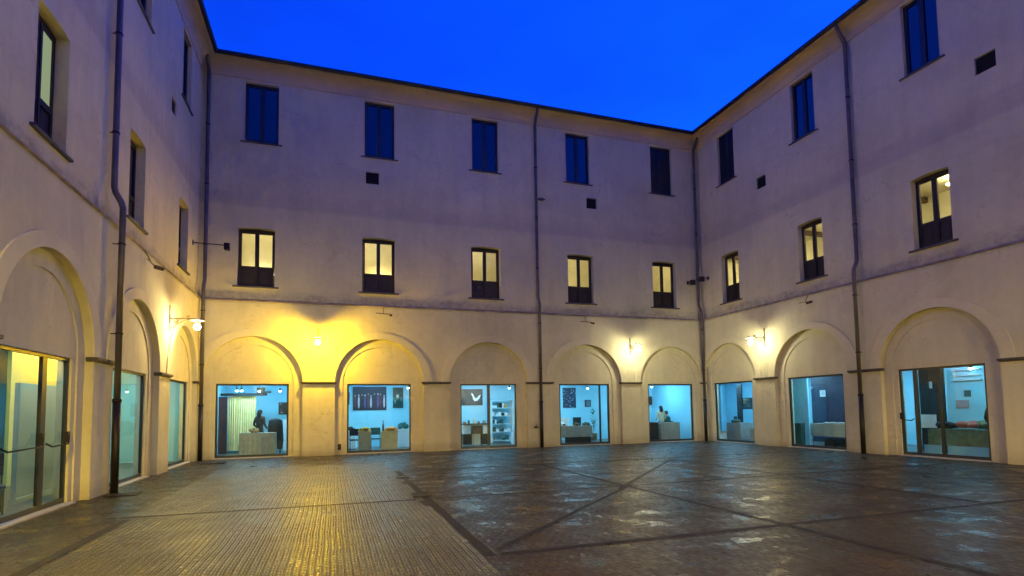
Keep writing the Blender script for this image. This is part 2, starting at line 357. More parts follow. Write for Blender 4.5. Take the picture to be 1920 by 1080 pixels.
def shop_window(wing, T, c, style, gc):
    """glazed shopfront in the blind arch: frame mesh > panes, bars"""
    a, b_ = gc-1.2, gc+1.2; zt = 2.66; o = -0.20; F = MB()
    def bar(s0, s1, z0, z1, d0=-0.215, d1=-0.155): F.box(s0, d0, z0, s1, d1, z1, T)
    w = 0.06
    bar(a, a+w, 0.03, zt); bar(b_-w, b_, 0.03, zt); bar(a+w, b_-w, zt-w, zt); bar(a+w, b_-w, 0.03, 0.12)
    mull = []
    if style == 'double': mull = [(gc-0.06, gc+0.06)]
    if style == 'door_right': mull = [(11.78, 11.90), (11.10, 11.18)]
    if style == 'door_left': mull = [(11.18, 11.34)]
    if style == 'side': mull = [(gc+0.72, gc+0.79)]
    if style == 'side_near': mull = []
    for m0, m1 in mull: bar(m0, m1, 0.12, zt-w)
    fr = F.build('shop_window', ALU, wing, bevel=0.004)
    edges = [a+w]+[e for mm in sorted(mull) for e in mm]+[b_-w]
    for i in range(0, len(edges), 2):
        G_ = MB(); G_.box(edges[i]-0.01, -0.190, 0.11, edges[i+1]+0.01, -0.182, zt-w+0.01, T)
        G_.build('pane', PANE, fr)
    S_ = MB(); S_.box(a-0.02, -0.17, 0.006, b_+0.02, 0.02, 0.035, T); S_.build('threshold', ALUL, fr)
    if style in ('door_left', 'door_right'):
        spans = [(10.0, 11.16), (11.36, 12.1)] if style == 'door_left' else [(11.92, 12.28)]
        for p, q in spans:
            H = MB(); n = 8
            pts = [T(p, -0.15, 1.14), T(p+0.04, -0.07, 1.08), T(q-0.10, -0.07, 1.10), T(q-0.03, -0.09, 1.22), T(q, -0.15, 1.26)]
            H.tube(pts, 0.016, 8); H.build('push_bar', IRON, fr, smooth=True)
            K = MB(); K.box(q-0.05, -0.16, 1.12, q+0.05, -0.10, 1.32, T); K.build('door_lock', IRON, fr, bevel=0.006)
    return fr

FROST = emit('glowing_frosted_pane', (0.50, 0.62, 0.36), 0.045)  # pane glows by itself in place of a lit room behind
def french_window(wing, T, c, w, z0, zt, lit=True):
    o0, o1 = -0.27, -0.33; F = MB(); a, b_ = c-w/2, c+w/2
    def bar(s0, s1, za, zb, d0=o1, d1=o0): F.box(s0, d0, za, s1, d1, zb, T)
    bar(a, a+0.04, z0, zt+0.08); bar(b_-0.04, b_, z0, zt+0.08); bar(a+0.04, b_-0.04, zt-0.07, zt+0.10)
    for s0, s1 in ((a+0.045, c-0.004), (c+0.004, b_-0.045)):
        bar(s0, s0+0.065, z0+0.02, zt-0.07, -0.315, -0.255); bar(s1-0.065, s1, z0+0.02, zt-0.07, -0.315, -0.255)
        bar(s0+0.065, s1-0.065, zt-0.13, zt-0.07, -0.315, -0.255)
        bar(s0+0.065, s1-0.065, z0+0.02, z0+0.12, -0.315, -0.255); bar(s0+0.065, s1-0.065, z0+0.66, z0+0.78, -0.315, -0.255)
        F.box(s0+0.065, -0.31, z0+0.12, s1-0.065, -0.29, z0+0.66, T)
        F.box(s0+0.13, -0.29, z0+0.19, s1-0.13, -0.272, z0+0.59, T)
    bar(c-0.03, c+0.03, z0+0.02, zt-0.07, -0.25, -0.235)
    fr = F.build('window', WOOD, wing, bevel=0.004)
    for s0, s1 in ((a+0.045, c-0.004), (c+0.004, b_-0.045)):
        G_ = MB(); G_.box(s0+0.06, -0.290, z0+0.775, s1-0.06, -0.284, zt-0.125, T); G_.build('pane', PANEW if lit else (FROST if (T is TL and c == 10.9) else PANEB), fr)
    S_ = MB(); S_.box(a-0.14, -0.25, z0-0.055, b_+0.14, UPP+0.07, z0-0.004, T); S_.build('sill', SLATE, fr, bevel=0.006)
    return fr
def casement(wing, T, c, w, z0, zt, shut=False):
    F = MB(); a, b_ = c-w/2, c+w/2
    def bar(s0, s1, za, zb, d0=-0.24, d1=-0.18): F.box(s0, d0, za, s1, d1, zb, T)
    bar(a, a+0.09, z0, zt); bar(b_-0.09, b_, z0, zt); bar(a+0.09, b_-0.09, zt-0.10, zt); bar(a+0.09, b_-0.09, z0, z0+0.14)
    bar(c-0.075, c+0.075, z0+0.14, zt-0.10)
    if shut:
        n = 26
        for k in range(n):
            z = z0+0.15+(zt-0.12-z0-0.15)*k/n
            for s0, s1 in ((a+0.09, c-0.075), (c+0.075, b_-0.09)): bar(s0, s1, z, z+0.055, -0.225, -0.20)
    fr = F.build('window', WOODB, wing, bevel=0.004)
    for s0, s1 in ((a+0.085, c-0.07), (c+0.07, b_-0.085)):
        G_ = MB(); G_.box(s0, -0.236, z0+0.135, s1, -0.228, zt-0.095, T); G_.build('pane', GRILLE if shut else PANEB, fr)
    S_ = MB(); S_.box(a-0.14, -0.20, z0-0.045, b_+0.14, UPP+0.055, z0-0.004, T); S_.build('sill', SLATE, fr, bevel=0.006)

def wing(label, T, base, s0, s1, arches, glasses, styles, w2, w3, vents, pipes, w2w, w3w, shut3, lit2, jamb_c=()):
    W = thing('cloister_wing', base, label, 'building')
    # lower storey
    mb = MB()
    holes = [(c-RA, c+RA, 0.0, arch_fn(c, RA), 40) for c in arches]
    sheet(mb, T, LOW, holes, (s0, s1), lambda x: ZS)
    for c, gc in zip(arches, glasses):
        reveal(mb, T, arch_poly(c, RA), LOW, -0.085)
        n = 40
        def bt(x, c=c): return arch_fn(c, RA)(x)
        sheet(mb, T, -0.085, [(gc-RI, gc+RI, 0.0, arch_fn(gc, RI, SPR-0.02), 40)], (c-RA, c+RA), bt, [c-RA*math.cos(PI*k/40) for k in range(41)])
        reveal(mb, T, arch_poly(gc, RI, SPR-0.02), -0.085, -0.115)
        sheet(mb, T, -0.115, [(gc-1.2, gc+1.2, 0.0, lambda x: 2.66, 1)], (gc-RI, gc+RI), arch_fn(gc, RI, SPR-0.02), [gc-RI*math.cos(PI*k/40) for k in range(41)])
        reveal(mb, T, [(gc-1.2, 0), (gc-1.2, 2.66), (gc+1.2, 2.66), (gc+1.2, 0)], -0.115, -0.34)
    mb.build('lower_wall', WALL, W)
    # string course ledge
    mb = MB()
    mb.add([T(s0, LOW, ZS-0.035), T(s1, LOW, ZS-0.035), T(s0, LOW+0.045, ZS-0.02), T(s1, LOW+0.045, ZS-0.02), T(s0, LOW+0.045, ZS+0.005), T(s1, LOW+0.045, ZS+0.005), T(s0, UPP, ZS+0.07), T(s1, UPP, ZS+0.07)],
           [(0, 1, 3, 2), (2, 3, 5, 4), (4, 5, 7, 6), (6, 7, 1, 0)])
    mb.build('string_course', LEDGE, W)
    # raised archivolt bands
    for c in arches:
        mb = MB(); n = 48
        pi_ = [(c-RA*math.cos(PI*k/n), SPR+RA*math.sin(PI*k/n)) for k in range(n+1)]
        po = [(c-1.98*math.cos(PI*k/n), SPR+1.90*math.sin(PI*k/n)) for k in range(n+1)]
        lim = 0.0
        for k in range(n):
            for q in (0, 1):
                pass
            A, B, C_, D = pi_[k], pi_[k+1], po[k+1], po[k]
            o1 = LOW+0.034
            mb.add([T(A[0], o1, A[1]), T(B[0], o1, B[1]), T(C_[0], o1, C_[1]), T(D[0], o1, D[1])], [(0, 1, 2, 3)])
            mb.add([T(D[0], o1, D[1]), T(C_[0], o1, C_[1]), T(C_[0], LOW-0.002, C_[1]), T(D[0], LOW-0.002, D[1])], [(0, 1, 2, 3)])
            mb.add([T(A[0], o1, A[1]), T(B[0], o1, B[1]), T(B[0], LOW-0.002, B[1]), T(A[0], LOW-0.002, A[1])], [(0, 1, 2, 3)])
        mb.build('arch_moulding', MOULD, W)
    # pier facing and imposts
    piers = []
    ordc = sorted(arches)
    edges = [s0]+[e for c in ordc for e in (c-RA, c+RA)]+[s1]
    for i in range(0, len(edges), 2):
        p, q = edges[i], edges[i+1]
        if q-p < 0.05: continue
        wide = q-p > 2.5
        if wide:                      # long plain stretch: only a pier-wide impost beside the arch
            spans = []
            if i > 0: spans.append((p, p+1.05))
            if i < len(edges)-2: spans.append((q-1.05, q))
        else: spans = [(p, q)]
        for p, q in spans:
            mb = MB(); mb.box(p, LOW+0.001, 0, q, LOW+0.022, SPR-0.04, T); mb.build('pier_face', WALL, W)
            mb = MB(); mb.box(p-0.05, LOW-0.10, SPR-0.045, q+0.05, LOW+0.10, SPR+0.012, T)
            mb.box(p-0.025, LOW-0.10, SPR-0.075, q+0.025, LOW+0.07, SPR-0.045, T)
            mb.build('impost', STONE, W, bevel=0.006)
    # upper wall
    mb = MB(); holes = []
    def seg(c, w, zt): return lambda x: zt+0.045*(1-((x-c)/(w/2))**2)
    for c in w2: holes.append((c-w2w/2, c+w2w/2, 6.21, seg(c, w2w, 8.34), 8))
    for c in w3: holes.append((c-w3w/2, c+w3w/2, 11.61, lambda x: 13.88, 1))
    for v in vents: holes.append((v-0.25, v+0.25, 10.52, lambda x: 11.0, 1))
    u0, u1 = (s0-0.06, s1+0.06) if T in (TB, TF) else (s0-0.06, s1+0.06)
    sheet(mb, T, UPP, [(h[0], h[1], h[2], h[3], h[4]) for h in holes]+[(u0, u1, 0.0, lambda x: ZS-0.1, 1)], (u0, u1), lambda x: 14.35)
    for c in w2:
        top = [(c-w2w/2+w2w*k/8, 8.34+0.045*(1-(-1+2*k/8)**2)) for k in range(9)]
        reveal(mb, T, [(c-w2w/2, 6.21)]+top+[(c+w2w/2, 6.21)], UPP, -0.42, closed=True)
    for c in w3: reveal(mb, T, [(c-w3w/2, 11.61), (c-w3w/2, 13.88), (c+w3w/2, 13.88), (c+w3w/2, 11.61)], UPP, -0.26, closed=True)
    for v in vents: reveal(mb, T, [(v-0.25, 10.52), (v-0.25, 11.0), (v+0.25, 11.0), (v+0.25, 10.52)], UPP, -0.2, closed=True)
    mb.build('upper_wall', WALL, W)
    for v in vents:
        mb = MB(); mb.box(v-0.25, -0.16, 10.52, v+0.25, -0.15, 11.0, T)
        for k in range(9): mb.box(v-0.25, -0.15, 10.53+k*0.052, v+0.25, -0.10, 10.545+k*0.052, T)
        mb.build('vent_grille', GRILLE, W)
    # cove cornice, gutter, roof
    mb = MB(); n = 10
    prof = [(UPP+0.001, 13.96), (UPP+0.035, 13.97)]+[(UPP+0.035+0.40*(1-math.cos(PI/2*k/n)), 13.99+0.46*math.sin(PI/2*k/n)) for k in range(n+1)]+[(0.40, 14.50), (UPP, 14.50)]
    def extr(mb, prof, a, b_):
        vs = [T(a, o, z) for o, z in prof]+[T(b_, o, z) for o, z in prof]; m_ = len(prof)
        mb.add(vs, [(i, i+1, m_+i+1, m_+i) for i in range(m_-1)])
    ca, cb_ = s0, s1
    extr(mb, prof, ca, cb_); mb.build('cornice', CORN, W, smooth=True)
    ov = 0.4655
    mb = MB()
    gp = [(ov-0.10, 14.60)]+[(ov-0.02+0.075*math.cos(t), 14.56+0.075*math.sin(t)) for t in [PI+PI*k/8 for k in range(9)]]+[(ov+0.06, 14.60), (ov+0.04, 14.59)]
    ga, gb = s0, s1
    if T in (TB, TF): ga, gb = s0+ov, s1-ov
    elif T in (TL, TR): gb = s1-ov
    extr(mb, gp, ga, gb); mb.build('gutter', GUTTER, W, smooth=False)
    mb = MB()
    t = math.tan(math.radians(18)); D = 9.5
    ra, rb = s0, s1
    if T is TB: ra, rb = s0-10, s1+10
    elif T in (TL, TR): rb = s1+10
    # front edge stops at the neighbouring wing, back edge runs over it
    if T in (TB, TF): fa, fb = s0+ov-0.03, s1-ov+0.03
    else: fa, fb = s0, s1-ov+0.03
    if T in (TB, TF): ba, bb = fa-D-ov, fb+D+ov
    else: ba, bb = s0, fb+D+ov
    za, zb = 14.585, 14.585+(D+ov)*t
    mb.add([T(fa, ov-0.03, za), T(fb, ov-0.03, za), T(bb, -D, zb), T(ba, -D, zb), T(fa, ov-0.03, za+0.07), T(fb, ov-0.03, za+0.07), T(bb, -D, zb+0.07), T(ba, -D, zb+0.07)],
           [(0, 1, 2, 3), (4, 5, 6, 7), (0, 1, 5, 4), (1, 2, 6, 5), (2, 3, 7, 6), (3, 0, 4, 7)])
    mb.build('roof', ROOFM, W)
    # windows
    for i, c in enumerate(w2): french_window(W, T, c, w2w, 6.21, 8.34, lit2)
    for i, c in enumerate(w3): casement(W, T, c, w3w, 11.61, 13.88, shut3[i])
    for c, gc, st in zip(arches, glasses, styles): shop_window(W, T, c, st, gc)
    # downpipes
    for p in pipes:
        r = 0.062; P = []
        P = [T(p, 0.40, 14.50), T(p, 0.36, 14.36), T(p, 0.12, 14.02), T(p, 0.06, 13.86), T(p, 0.06, 6.42), T(p, 0.09, 6.30), T(p, 0.20, 6.10), T(p, 0.23, 5.98), T(p, 0.23, 1.9)]
        mb = MB(); mb.tube(P, r, 12); dp = mb.build('downpipe', PIPE, W, smooth=True)
        mb = MB(); mb.tube([T(p, 0.23, 1.92), T(p, 0.23, 0.0)], r+0.012, 12); mb.tube([T(p, 0.23, 1.94), T(p, 0.23, 1.86)], r+0.024, 12); mb.build('cast_iron_foot', IRON, dp, smooth=True)
        for z in (3.3, 5.2, 7.6, 9.8, 12.0):
            o_ = 0.23 if z < 6 else 0.06
            mb = MB(); mb.tube([T(p, o_, z-0.02), T(p, o_, z+0.02)], r+0.012, 12); q0 = T(p, o_, z); q1 = T(p, -0.06 if z > 6 else 0.06, z); mb.tube([q0, q1], 0.012, 6)
            mb.build('pipe_clip', IRON, dp)
    return W

bays_b = [-2.67, 1.76, 6.11, 10.54, 14.82]
WB = wing('pale plastered back wing with five glazed arches and five lit windows', TB, (6.1, YB, 0), XL, XR,
          bays_b, [-2.70, 1.75, 6.13, 10.47, 14.85], ['plain', 'plain', 'double', 'side', 'plain'],
          [-2.65, 1.71, 6.05, 10.38, 14.67], [-2.53, 1.74, 6.08, 10.36, 14.69], [1.465, 11.0], [8.30, -4.28, 16.45], 1.25, 1.15, [0, 0, 0, 0, 1], True)
WR = wing('right wing with three lit windows showing ceiling beams and a glazed door', TR, (XR, 9, 0), -6.0, YB,
          [19.80, 15.47, 11.10, 6.75], [19.75, 15.45, 11.12, 6.75], ['plain', 'plain', 'door_right', 'plain'],
          [19.53, 15.26, 11.0, 6.7], [19.53, 15.32, 11.0, 6.7], [17.5, 9.38], [13.35], 1.08, 1.04, [1, 0, 0, 0], True)
WL = wing('left wing close to the camera with unlit windows and a glass double door', TL, (XL, 9, 0), -6.0, YB,
          [19.52, 15.22, 10.95, 6.6], [19.50, 15.20, 10.95, 6.6], ['plain', 'side_near', 'door_left', 'plain'],
          [19.5, 15.15, 10.9, 6.6], [19.5, 15.3, 10.9, 6.6], [18.1], [13.35], 1.10, 1.05, [0, 0, 0, 0], False)

WF = wing('front wing closing the courtyard behind the camera, with shuttered top windows', TF, (6.1, -6.0, 0), XL, XR,
          bays_b, bays_b, ['plain']*5, bays_b, bays_b, [], [-0.49], 1.25, 1.15, [1]*5, False)

# ---------------------------------------------------------------- rooms behind the facades (parts of their wing)
def shell(W, name_prefix, x0, x1, y0, y1, z0, z1, open_side, wallm, floorm, ceilm):
    def quad(n, m, vs):
        mb = MB(); mb.add(vs, [(0, 1, 2, 3)]); return mb.build(n, m, W)
    quad(name_prefix+'_floor', floorm, [(x0, y0, z0), (x1, y0, z0), (x1, y1, z0), (x0, y1, z0)])
    quad(name_prefix+'_ceiling', ceilm, [(x0, y0, z1), (x1, y0, z1), (x1, y1, z1), (x0, y1, z1)])
    mb = MB()
    if open_side != 'y-': mb.add([(x0, y0, z0), (x1, y0, z0), (x1, y0, z1), (x0, y0, z1)], [(0, 1, 2, 3)])
    mb.add([(x0, y1, z0), (x1, y1, z0), (x1, y1, z1), (x0, y1, z1)], [(0, 1, 2, 3)])
    if open_side != 'x-': mb.add([(x0, y0, z0), (x0, y1, z0), (x0, y1, z1), (x0, y0, z1)], [(0, 1, 2, 3)])
    if open_side != 'x+': mb.add([(x1, y0, z0), (x1, y1, z0), (x1, y1, z1), (x1, y0, z1)], [(0, 1, 2, 3)])
    mb.build(name_prefix+'_wall', wallm, W)
shell(WB, 'gallery', -4.25, 16.35, YB+0.30, 25.6, 0.02, 2.95, 'y-', ROOM, ROOMF, ROOM)
shell(WR, 'gallery', XR+0.32, 21.2, -1.0, 25.6, 0.02, 2.95, 'x-', ROOM, ROOMF, ROOM)
shell(WL, 'gallery', -9.4, XL-0.32, 4.0, 21.3, 0.02, 3.75, 'x+', ROOM, ROOMF, ROOM)
shell(WB, 'corridor', -4.25, 16.35, YB+0.40, 24.6, 5.9, 9.8, 'y-', ROOMW, ROOMF, ROOMW)
shell(WR, 'corridor', XR+0.40, 19.8, 4.0, 21.3, 5.9, 8.80, 'x-', ROOMW, ROOMF, ROOMW)
def light_box(W, name, m, x0, y0, z, x1, y1, th=0.05):
    mb = MB(); mb.box(x0, y0, z-th, x1, y1, z); mb.build(name, m, W)
for c in bays_b: light_box(WB, 'ceiling_light', CYAN, c-0.9, 23.6, 2.93, c+0.9, 23.85)
for c in (23.0, 19.5, 15.4, 11.6): light_box(WR, 'ceiling_light', CYAN, 18.9, c-0.9, 2.93, 19.15, c+0.9)
for c in bays_b: light_box(WB, 'ceiling_light', CYAN, c-0.6, 22.15, 2.93, c+0.6, 22.27)
for c in (19.8, 15.45, 11.1): light_box(WR, 'ceiling_light', CYAN, 17.15, c-0.6, 2.93, 17.27, c+0.6)
for c in (19.5, 15.2, 10.95): light_box(WL, 'ceiling_light', CYAN, -5.3, c-0.5, 3.2, -5.15, c+0.5)
for c, k in ((-2.65, 0.0), (1.71, 0.35), (6.05, -0.4), (10.38, 0.2), (14.67, -0.2)):
    light_box(WB, 'ceiling_light', WARM, c-0.4, 23.2, 9.78, c+0.4, 23.4)
    light_box(WB, 'hidden_uplight', emit('uplight_fill', (1.0, 0.86-abs(k)*0.15, 0.52-abs(k)*0.3), 3.8+4.5*k), c-0.45+k, 24.30, 7.36, c+0.35+k, 24.42)  # unseen lamp added to brighten the room low behind the panes
for c in (19.5, 15.3, 11.0): light_box(WR, 'ceiling_light', WARM, 18.5, c-0.7, 8.56, 18.7, c+0.7)
BEAM = simple('dark_ceiling_beam', (0.10, 0.06, 0.03), 0.6, var=0.3)
for c in (21.0, 19.0, 17.2, 15.0, 13.2, 11.2, 9.4):
    mb = MB(); mb.box(XR+0.42, c-0.07, 8.62, 19.79, c+0.07, 8.79); mb.build('ceiling_beam', BEAM, WR)
mb = MB(); mb.box(-4.24, 24.25, 9.3, 16.34, 24.35, 9.45); mb.build('ceiling_beam', BEAM, WB)
for x, y, z in ((-3.57, 24, 2.51), (-3.40, 24, 2.51), (-2.76, 24, 2.49), (-1.99, 24, 2.49), (3.15, 24, 2.61), (7.78, 24, 2.60), (11.78, 24, 2.57), (15.36, 24, 2.64)):
    mb = MB(); mb.tube([(x, y, z+0.05), (x, y, 2.94)], 0.012, 6); mb.lathe((x, y, z), [(0.05, 0.0), (0.045, 0.10), (0.02, 0.12)], 10); s_ = mb.build('spotlight', ALU, WB)
    mb = MB(); mb.ball((x, y, z), 0.045); mb.build('spot_bulb', SPOTC, s_, smooth=True)
for x, y, z in ((18.5, 22.74, 2.58), (18.5, 11.37, 2.65), (18.6, 12.29, 2.77)):
    mb = MB(); mb.tube([(x, y, z+0.05), (x, y, 2.94)], 0.012, 6); mb.lathe((x, y, z), [(0.05, 0.0), (0.045, 0.10), (0.02, 0.12)], 10); s_ = mb.build('spotlight', ALU, WR)
    mb = MB(); mb.ball((x, y, z), 0.045); mb.build('spot_bulb', SPOTC, s_, smooth=True)

# ---------------------------------------------------------------- ground
mb = MB(); mb.add([(-80, -80, 0), (90, -80, 0), (90, 100, 0), (-80, 100, 0)], [(0, 1, 2, 3)])
go = mb.build('ground', GROUND, origin=(0, 0, 0)); go['kind'] = 'structure'
mb = MB(); ZG = 0.004
def strip(x0, y0, x1, y1, w, z=ZG):
    d = Vector((x1-x0, y1-y0)); l = d.length; d /= l; n = Vector((-d.y, d.x))*w/2
    k = max(1, int(l/0.35)); vs = []; fs = []
    for i in range(k+1):
        p = Vector((x0, y0))+d*l*i/k; j = 1+random.uniform(-.10, .10); j2 = 1+random.uniform(-.10, .10)
        vs += [(p.x-n.x*j, p.y-n.y*j, z), (p.x+n.x*j2, p.y+n.y*j2, z)]
    for i in range(k): fs.append((2*i, 2*i+2, 2*i+3, 2*i+1))
    mb.add(vs, fs)
strip(1.66, 5.86, 1.66, 14.9, 0.13)                   # line left of the star, with broad patches
for ya, yb, w_ in ((9.3, 9.8, 0.22), (12.2, 12.6, 0.20)): strip(1.62, ya, 1.56, yb, w_, 0.012)
strip(-3.3, 10.12, 1.45, 10.02, 0.12, 0.005); strip(1.80, 10.0, 6.2, 9.99, 0.08, 0.0055)
strip(1.80, 5.90, 16.2, 5.95, 0.11, 0.005)
strip(5.71, 10.6, 5.86, -1.0, 0.11, 0.006)
strip(6.2, 10.0, 16.0, 10.2, 0.12, 0.006)
strip(5.4, 9.7, 9.9, 14.5, 0.09, 0.007)
strip(5.9, 10.1, 1.80, 6.1, 0.08, 0.0075)
strip(5.9, 9.8, 2.0, 13.7, 0.07, 0.0085)
strip(9.85, 6.05, 9.85, 9.9, 0.12, 0.008); strip(9.85, 10.2, 9.85, 14.4, 0.10, 0.008)
strip(5.70, 10.6, 5.70, 14.6, 0.10, 0.008)
strip(1.80, 14.85, 16.2, 14.95, 0.12, 0.009)
strip(-3.15, -2.0, -2.95, 9.9, 0.13, 0.010)
vs = [(5.72, 9.95, 0.011)]+[(5.72+0.40*math.cos(2*PI*k/24), 9.95+0.40*math.sin(2*PI*k/24), 0.011) for k in range(24)]
bo = mb.build('paving_bands', BAND, origin=(0, 0, 0)); bo['kind'] = 'structure'

# ---------------------------------------------------------------- wall lamps
def wall_lamp(T, s, mat, label, skirt=False):
    x, y, z = T(s, LOW, 0)
    R_ = thing('wall_lamp', T(s, LOW, 3.9), label, 'wall lamp', 'iron bracket lamps on the courtyard walls')
    mb = MB(); mb.box(s-0.025, LOW, 3.95, s+0.025, LOW+0.02, 4.72, T); mb.box(s-0.045, LOW, 4.2, s+0.045, LOW+0.03, 4.42, T); mb.build('wall_plate', LAMPM, R_, bevel=0.004)
    a = 0.75
    mb = MB(); mb.tube([T(s, LOW+0.02, 4.33), T(s, a-0.1, 4.345), T(s, a+0.06, 4.34), T(s, a+0.09, 4.38)], 0.016, 8)
    mb.tube([T(s, LOW+0.02, 4.05)]+[T(s, LOW+0.05+0.50*k/10, 4.05+0.27*math.sin(PI/2*k/10)) for k in range(1, 11)], 0.011, 6)
    mb.tube([T(s, 0.22+0.07*(1-k/22)*math.cos(k*0.6), 4.24+0.07*(1-k/22)*math.sin(k*0.6)) for k in range(19)], 0.008, 6)
    mb.tube([T(s, 0.52+0.05*(1-k/22)*math.cos(k*0.6), 4.40+0.05*(1-k/22)*math.sin(k*0.6)) for k in range(19)], 0.007, 6)
    mb.build('bracket_arm', LAMPM, R_, smooth=True)
    cx, cy, _ = T(s, a, 0)
    mb = MB(); mb.lathe((cx, cy, 4.29), [(0.205, 0.0), (0.20, 0.012), (0.14, 0.035), (0.06, 0.06), (0.03, 0.075)], 28); mb.build('lamp_shade', SHADEM, R_, smooth=True)
    if skirt:  # hood added to keep the unseen lamps' light off the upper walls
        mb = MB(); mb.lathe((cx, cy, 4.29), [(0.205, 0.0), (0.215, -0.22), (0.211, -0.22), (0.200, -0.002)], 28, False); mb.build('shade_skirt', SHADEM, R_, smooth=True)
    mb = MB(); mb.lathe((cx, cy, 4.26), [(0.045, -0.06), (0.045, 0.03)], 12); mb.build('bulb_holder', LAMPM, R_, smooth=True)
    mb = MB(); mb.ball((cx, cy, 4.115), 0.088, 20); mb.build('globe', mat, R_, smooth=True)
wall_lamp(TB, -0.49, GLOBEY, 'wall lamp glowing strong yellow between the first and second back arches')
wall_lamp(TB, 12.69, GLOBEW, 'wall lamp glowing pale white between the last two back arches near the right corner')
wall_lamp(TR, 17.58, GLOBEW, 'wall lamp glowing pale white on the right wing above the pier nearest the corner')
wall_lamp(TF, 8.3, GLOBEF, 'added hooded fill lamp on the front wing behind the camera, left of two', True)  # unseen front lamps added to fill the lower walls with light
wall_lamp(TF, 12.69, GLOBEF, 'added hooded fill lamp on the front wing behind the camera, right of two', True)
GLOBEN = emit('globe_near_yellow', (1.0, 0.70, 0.06), 750)
wall_lamp(TL, 4.6, GLOBEN, 'hooded yellow wall lamp on the left wing nearest the camera', True)
wall_lamp(TL, 17.75, GLOBEL, 'wall lamp on a long scrolled bracket glowing warm white on the left wing')

# ---------------------------------------------------------------- small fixings on the walls
def cctv(T, s, label, flip=1):
    R_ = thing('security_camera', T(s, LOW, 5.2), label, 'security camera', 'security cameras on T-shaped mounts under the string course')
    mb = MB(); mb.tube([T(s, LOW+0.01, 5.62), T(s, LOW+0.06, 5.56), T(s, LOW+0.16, 5.36)], 0.014, 6); mb.tube([T(s-0.27*flip, LOW+0.16, 5.36), T(s+0.3*flip, LOW+0.16, 5.33)], 0.018, 6)
    mb.build('mount', LAMPM, R_)
    mb = MB(); mb.tube([T(s+0.26*flip, LOW+0.16, 5.31), T(s+0.26*flip, LOW+0.36, 5.26)], 0.05, 10); h = mb.build('camera_body', LAMPM, R_)
    mb = MB(); mb.tube([T(s+0.26*flip, LOW+0.355, 5.262), T(s+0.26*flip, LOW+0.375, 5.256)], 0.035, 10); mb.build('lens', GRILLE, h)
cctv(TB, 1.87, 'small dark security camera above the crown of the second back arch')
cctv(TB, 10.47, 'small dark security camera above the crown of the fourth back arch')
cctv(TR, 15.36, 'small dark security camera above the middle visible arch of the right wing', -1)
cctv(TL, 15.40, 'small dark security camera on the left wing beside the bent downpipe')
def flood(T, s, z, ln, label):
    R_ = thing('floodlight', T(s, UPP, z-0.1), label, 'floodlight', 'unlit floodlights near the courtyard corners')
    mb = MB(); mb.box(s-0.05, UPP, z-0.08, s+0.05, UPP+0.02, z+0.08, T); mb.tube([T(s, UPP+0.02, z), T(s, ln-0.06, z-0.02)], 0.018, 6); mb.build('arm', IRON, R_)
    mb = MB(); mb.box(s-0.10, ln-0.08, z-0.18, s+0.10, ln+0.10, z+0.05, T); h = mb.build('lamp_head', IRON, R_, bevel=0.01)
    mb = MB(); mb.box(s-0.08, ln-0.06, z-0.187, s+0.08, ln+0.08, z-0.182, T); mb.build('lens', SLATE, h)
flood(TL, 20.70, 7.42, 0.98, 'unlit floodlight on a long arm at the left corner of the courtyard')
flood(TB, 15.95, 7.45, 0.30, 'unlit floodlight on the back wall left of the right corner downpipe')
flood(TR, 21.0, 7.58, 0.30, 'unlit floodlight on the right wing just right of the corner downpipe')
mb = MB(); mb.box(8.44, UPP, 10.62, 8.66, UPP+0.10, 10.72, TB); mb.tube([TB(8.40, UPP+0.05, 10.66), TB(8.74, UPP+0.05, 10.68)], 0.03, 8)
tag(mb.build('junction_box', PIPE, bevel=0.005), 'small grey junction box beside the back wall downpipe', 'junction box')
mb = MB(); mb.box(0.22, -0.084, 0.18, 0.34, -0.055, 0.40, TB); mb.box(0.24, -0.055, 0.22, 0.32, -0.048, 0.36, TB)
tag(mb.build('hatch_box', IRON, bevel=0.005), 'small dark wall box low beside the second back arch', 'wall box')
mb = MB(); mb.box(8.02, LOW+0.036, 0.80, 8.18, LOW+0.10, 0.88, TB); mb.tube([TB(8.1, LOW+0.07, 0.88), TB(8.1, LOW+0.07, 1.0)], 0.012, 6)
tag(mb.build('water_tap', IRON, bevel=0.004), 'small dark tap left of the back wall downpipe', 'tap')
def drain(x, y, w, d, label):
    mb = MB(); mb.box(x-w/2, y-d/2, 0.012, x+w/2, y-d/2+0.03, 0.024); mb.box(x-w/2, y+d/2-0.03, 0.012, x+w/2, y+d/2, 0.024)
    mb.box(x-w/2, y-d/2+0.03, 0.012, x-w/2+0.03, y+d/2-0.03, 0.024); mb.box(x+w/2-0.03, y-d/2+0.03, 0.012, x+w/2, y+d/2-0.03, 0.024)
    n = int((w-0.06)/0.05)
    for k in range(n): mb.box(x-w/2+0.035+k*0.05, y-d/2+0.03, 0.013, x-w/2+0.057+k*0.05, y+d/2-0.03, 0.021)
    mb.box(x-w/2+0.001, y-d/2+0.001, 0.008, x+w/2-0.001, y+d/2-0.001, 0.0125)
    tag(mb.build('drain_grate', IRON), label, 'drain grate', 'drain grates in the paving')
drain(-3.95, 13.0, 0.55, 0.45, 'dark drain grate at the foot of the bent downpipe by the left wing')
drain(-3.6, 19.9, 0.7, 0.4, 'dark drain grate in front of the left corner downpipe')
drain(1.62, 13.5, 0.30, 0.45, 'dark drain grate farther along the stone line left of the star')
drain(1.62, 10.5, 0.36, 0.45, 'dark drain grate nearer the camera on the stone line left of the star')

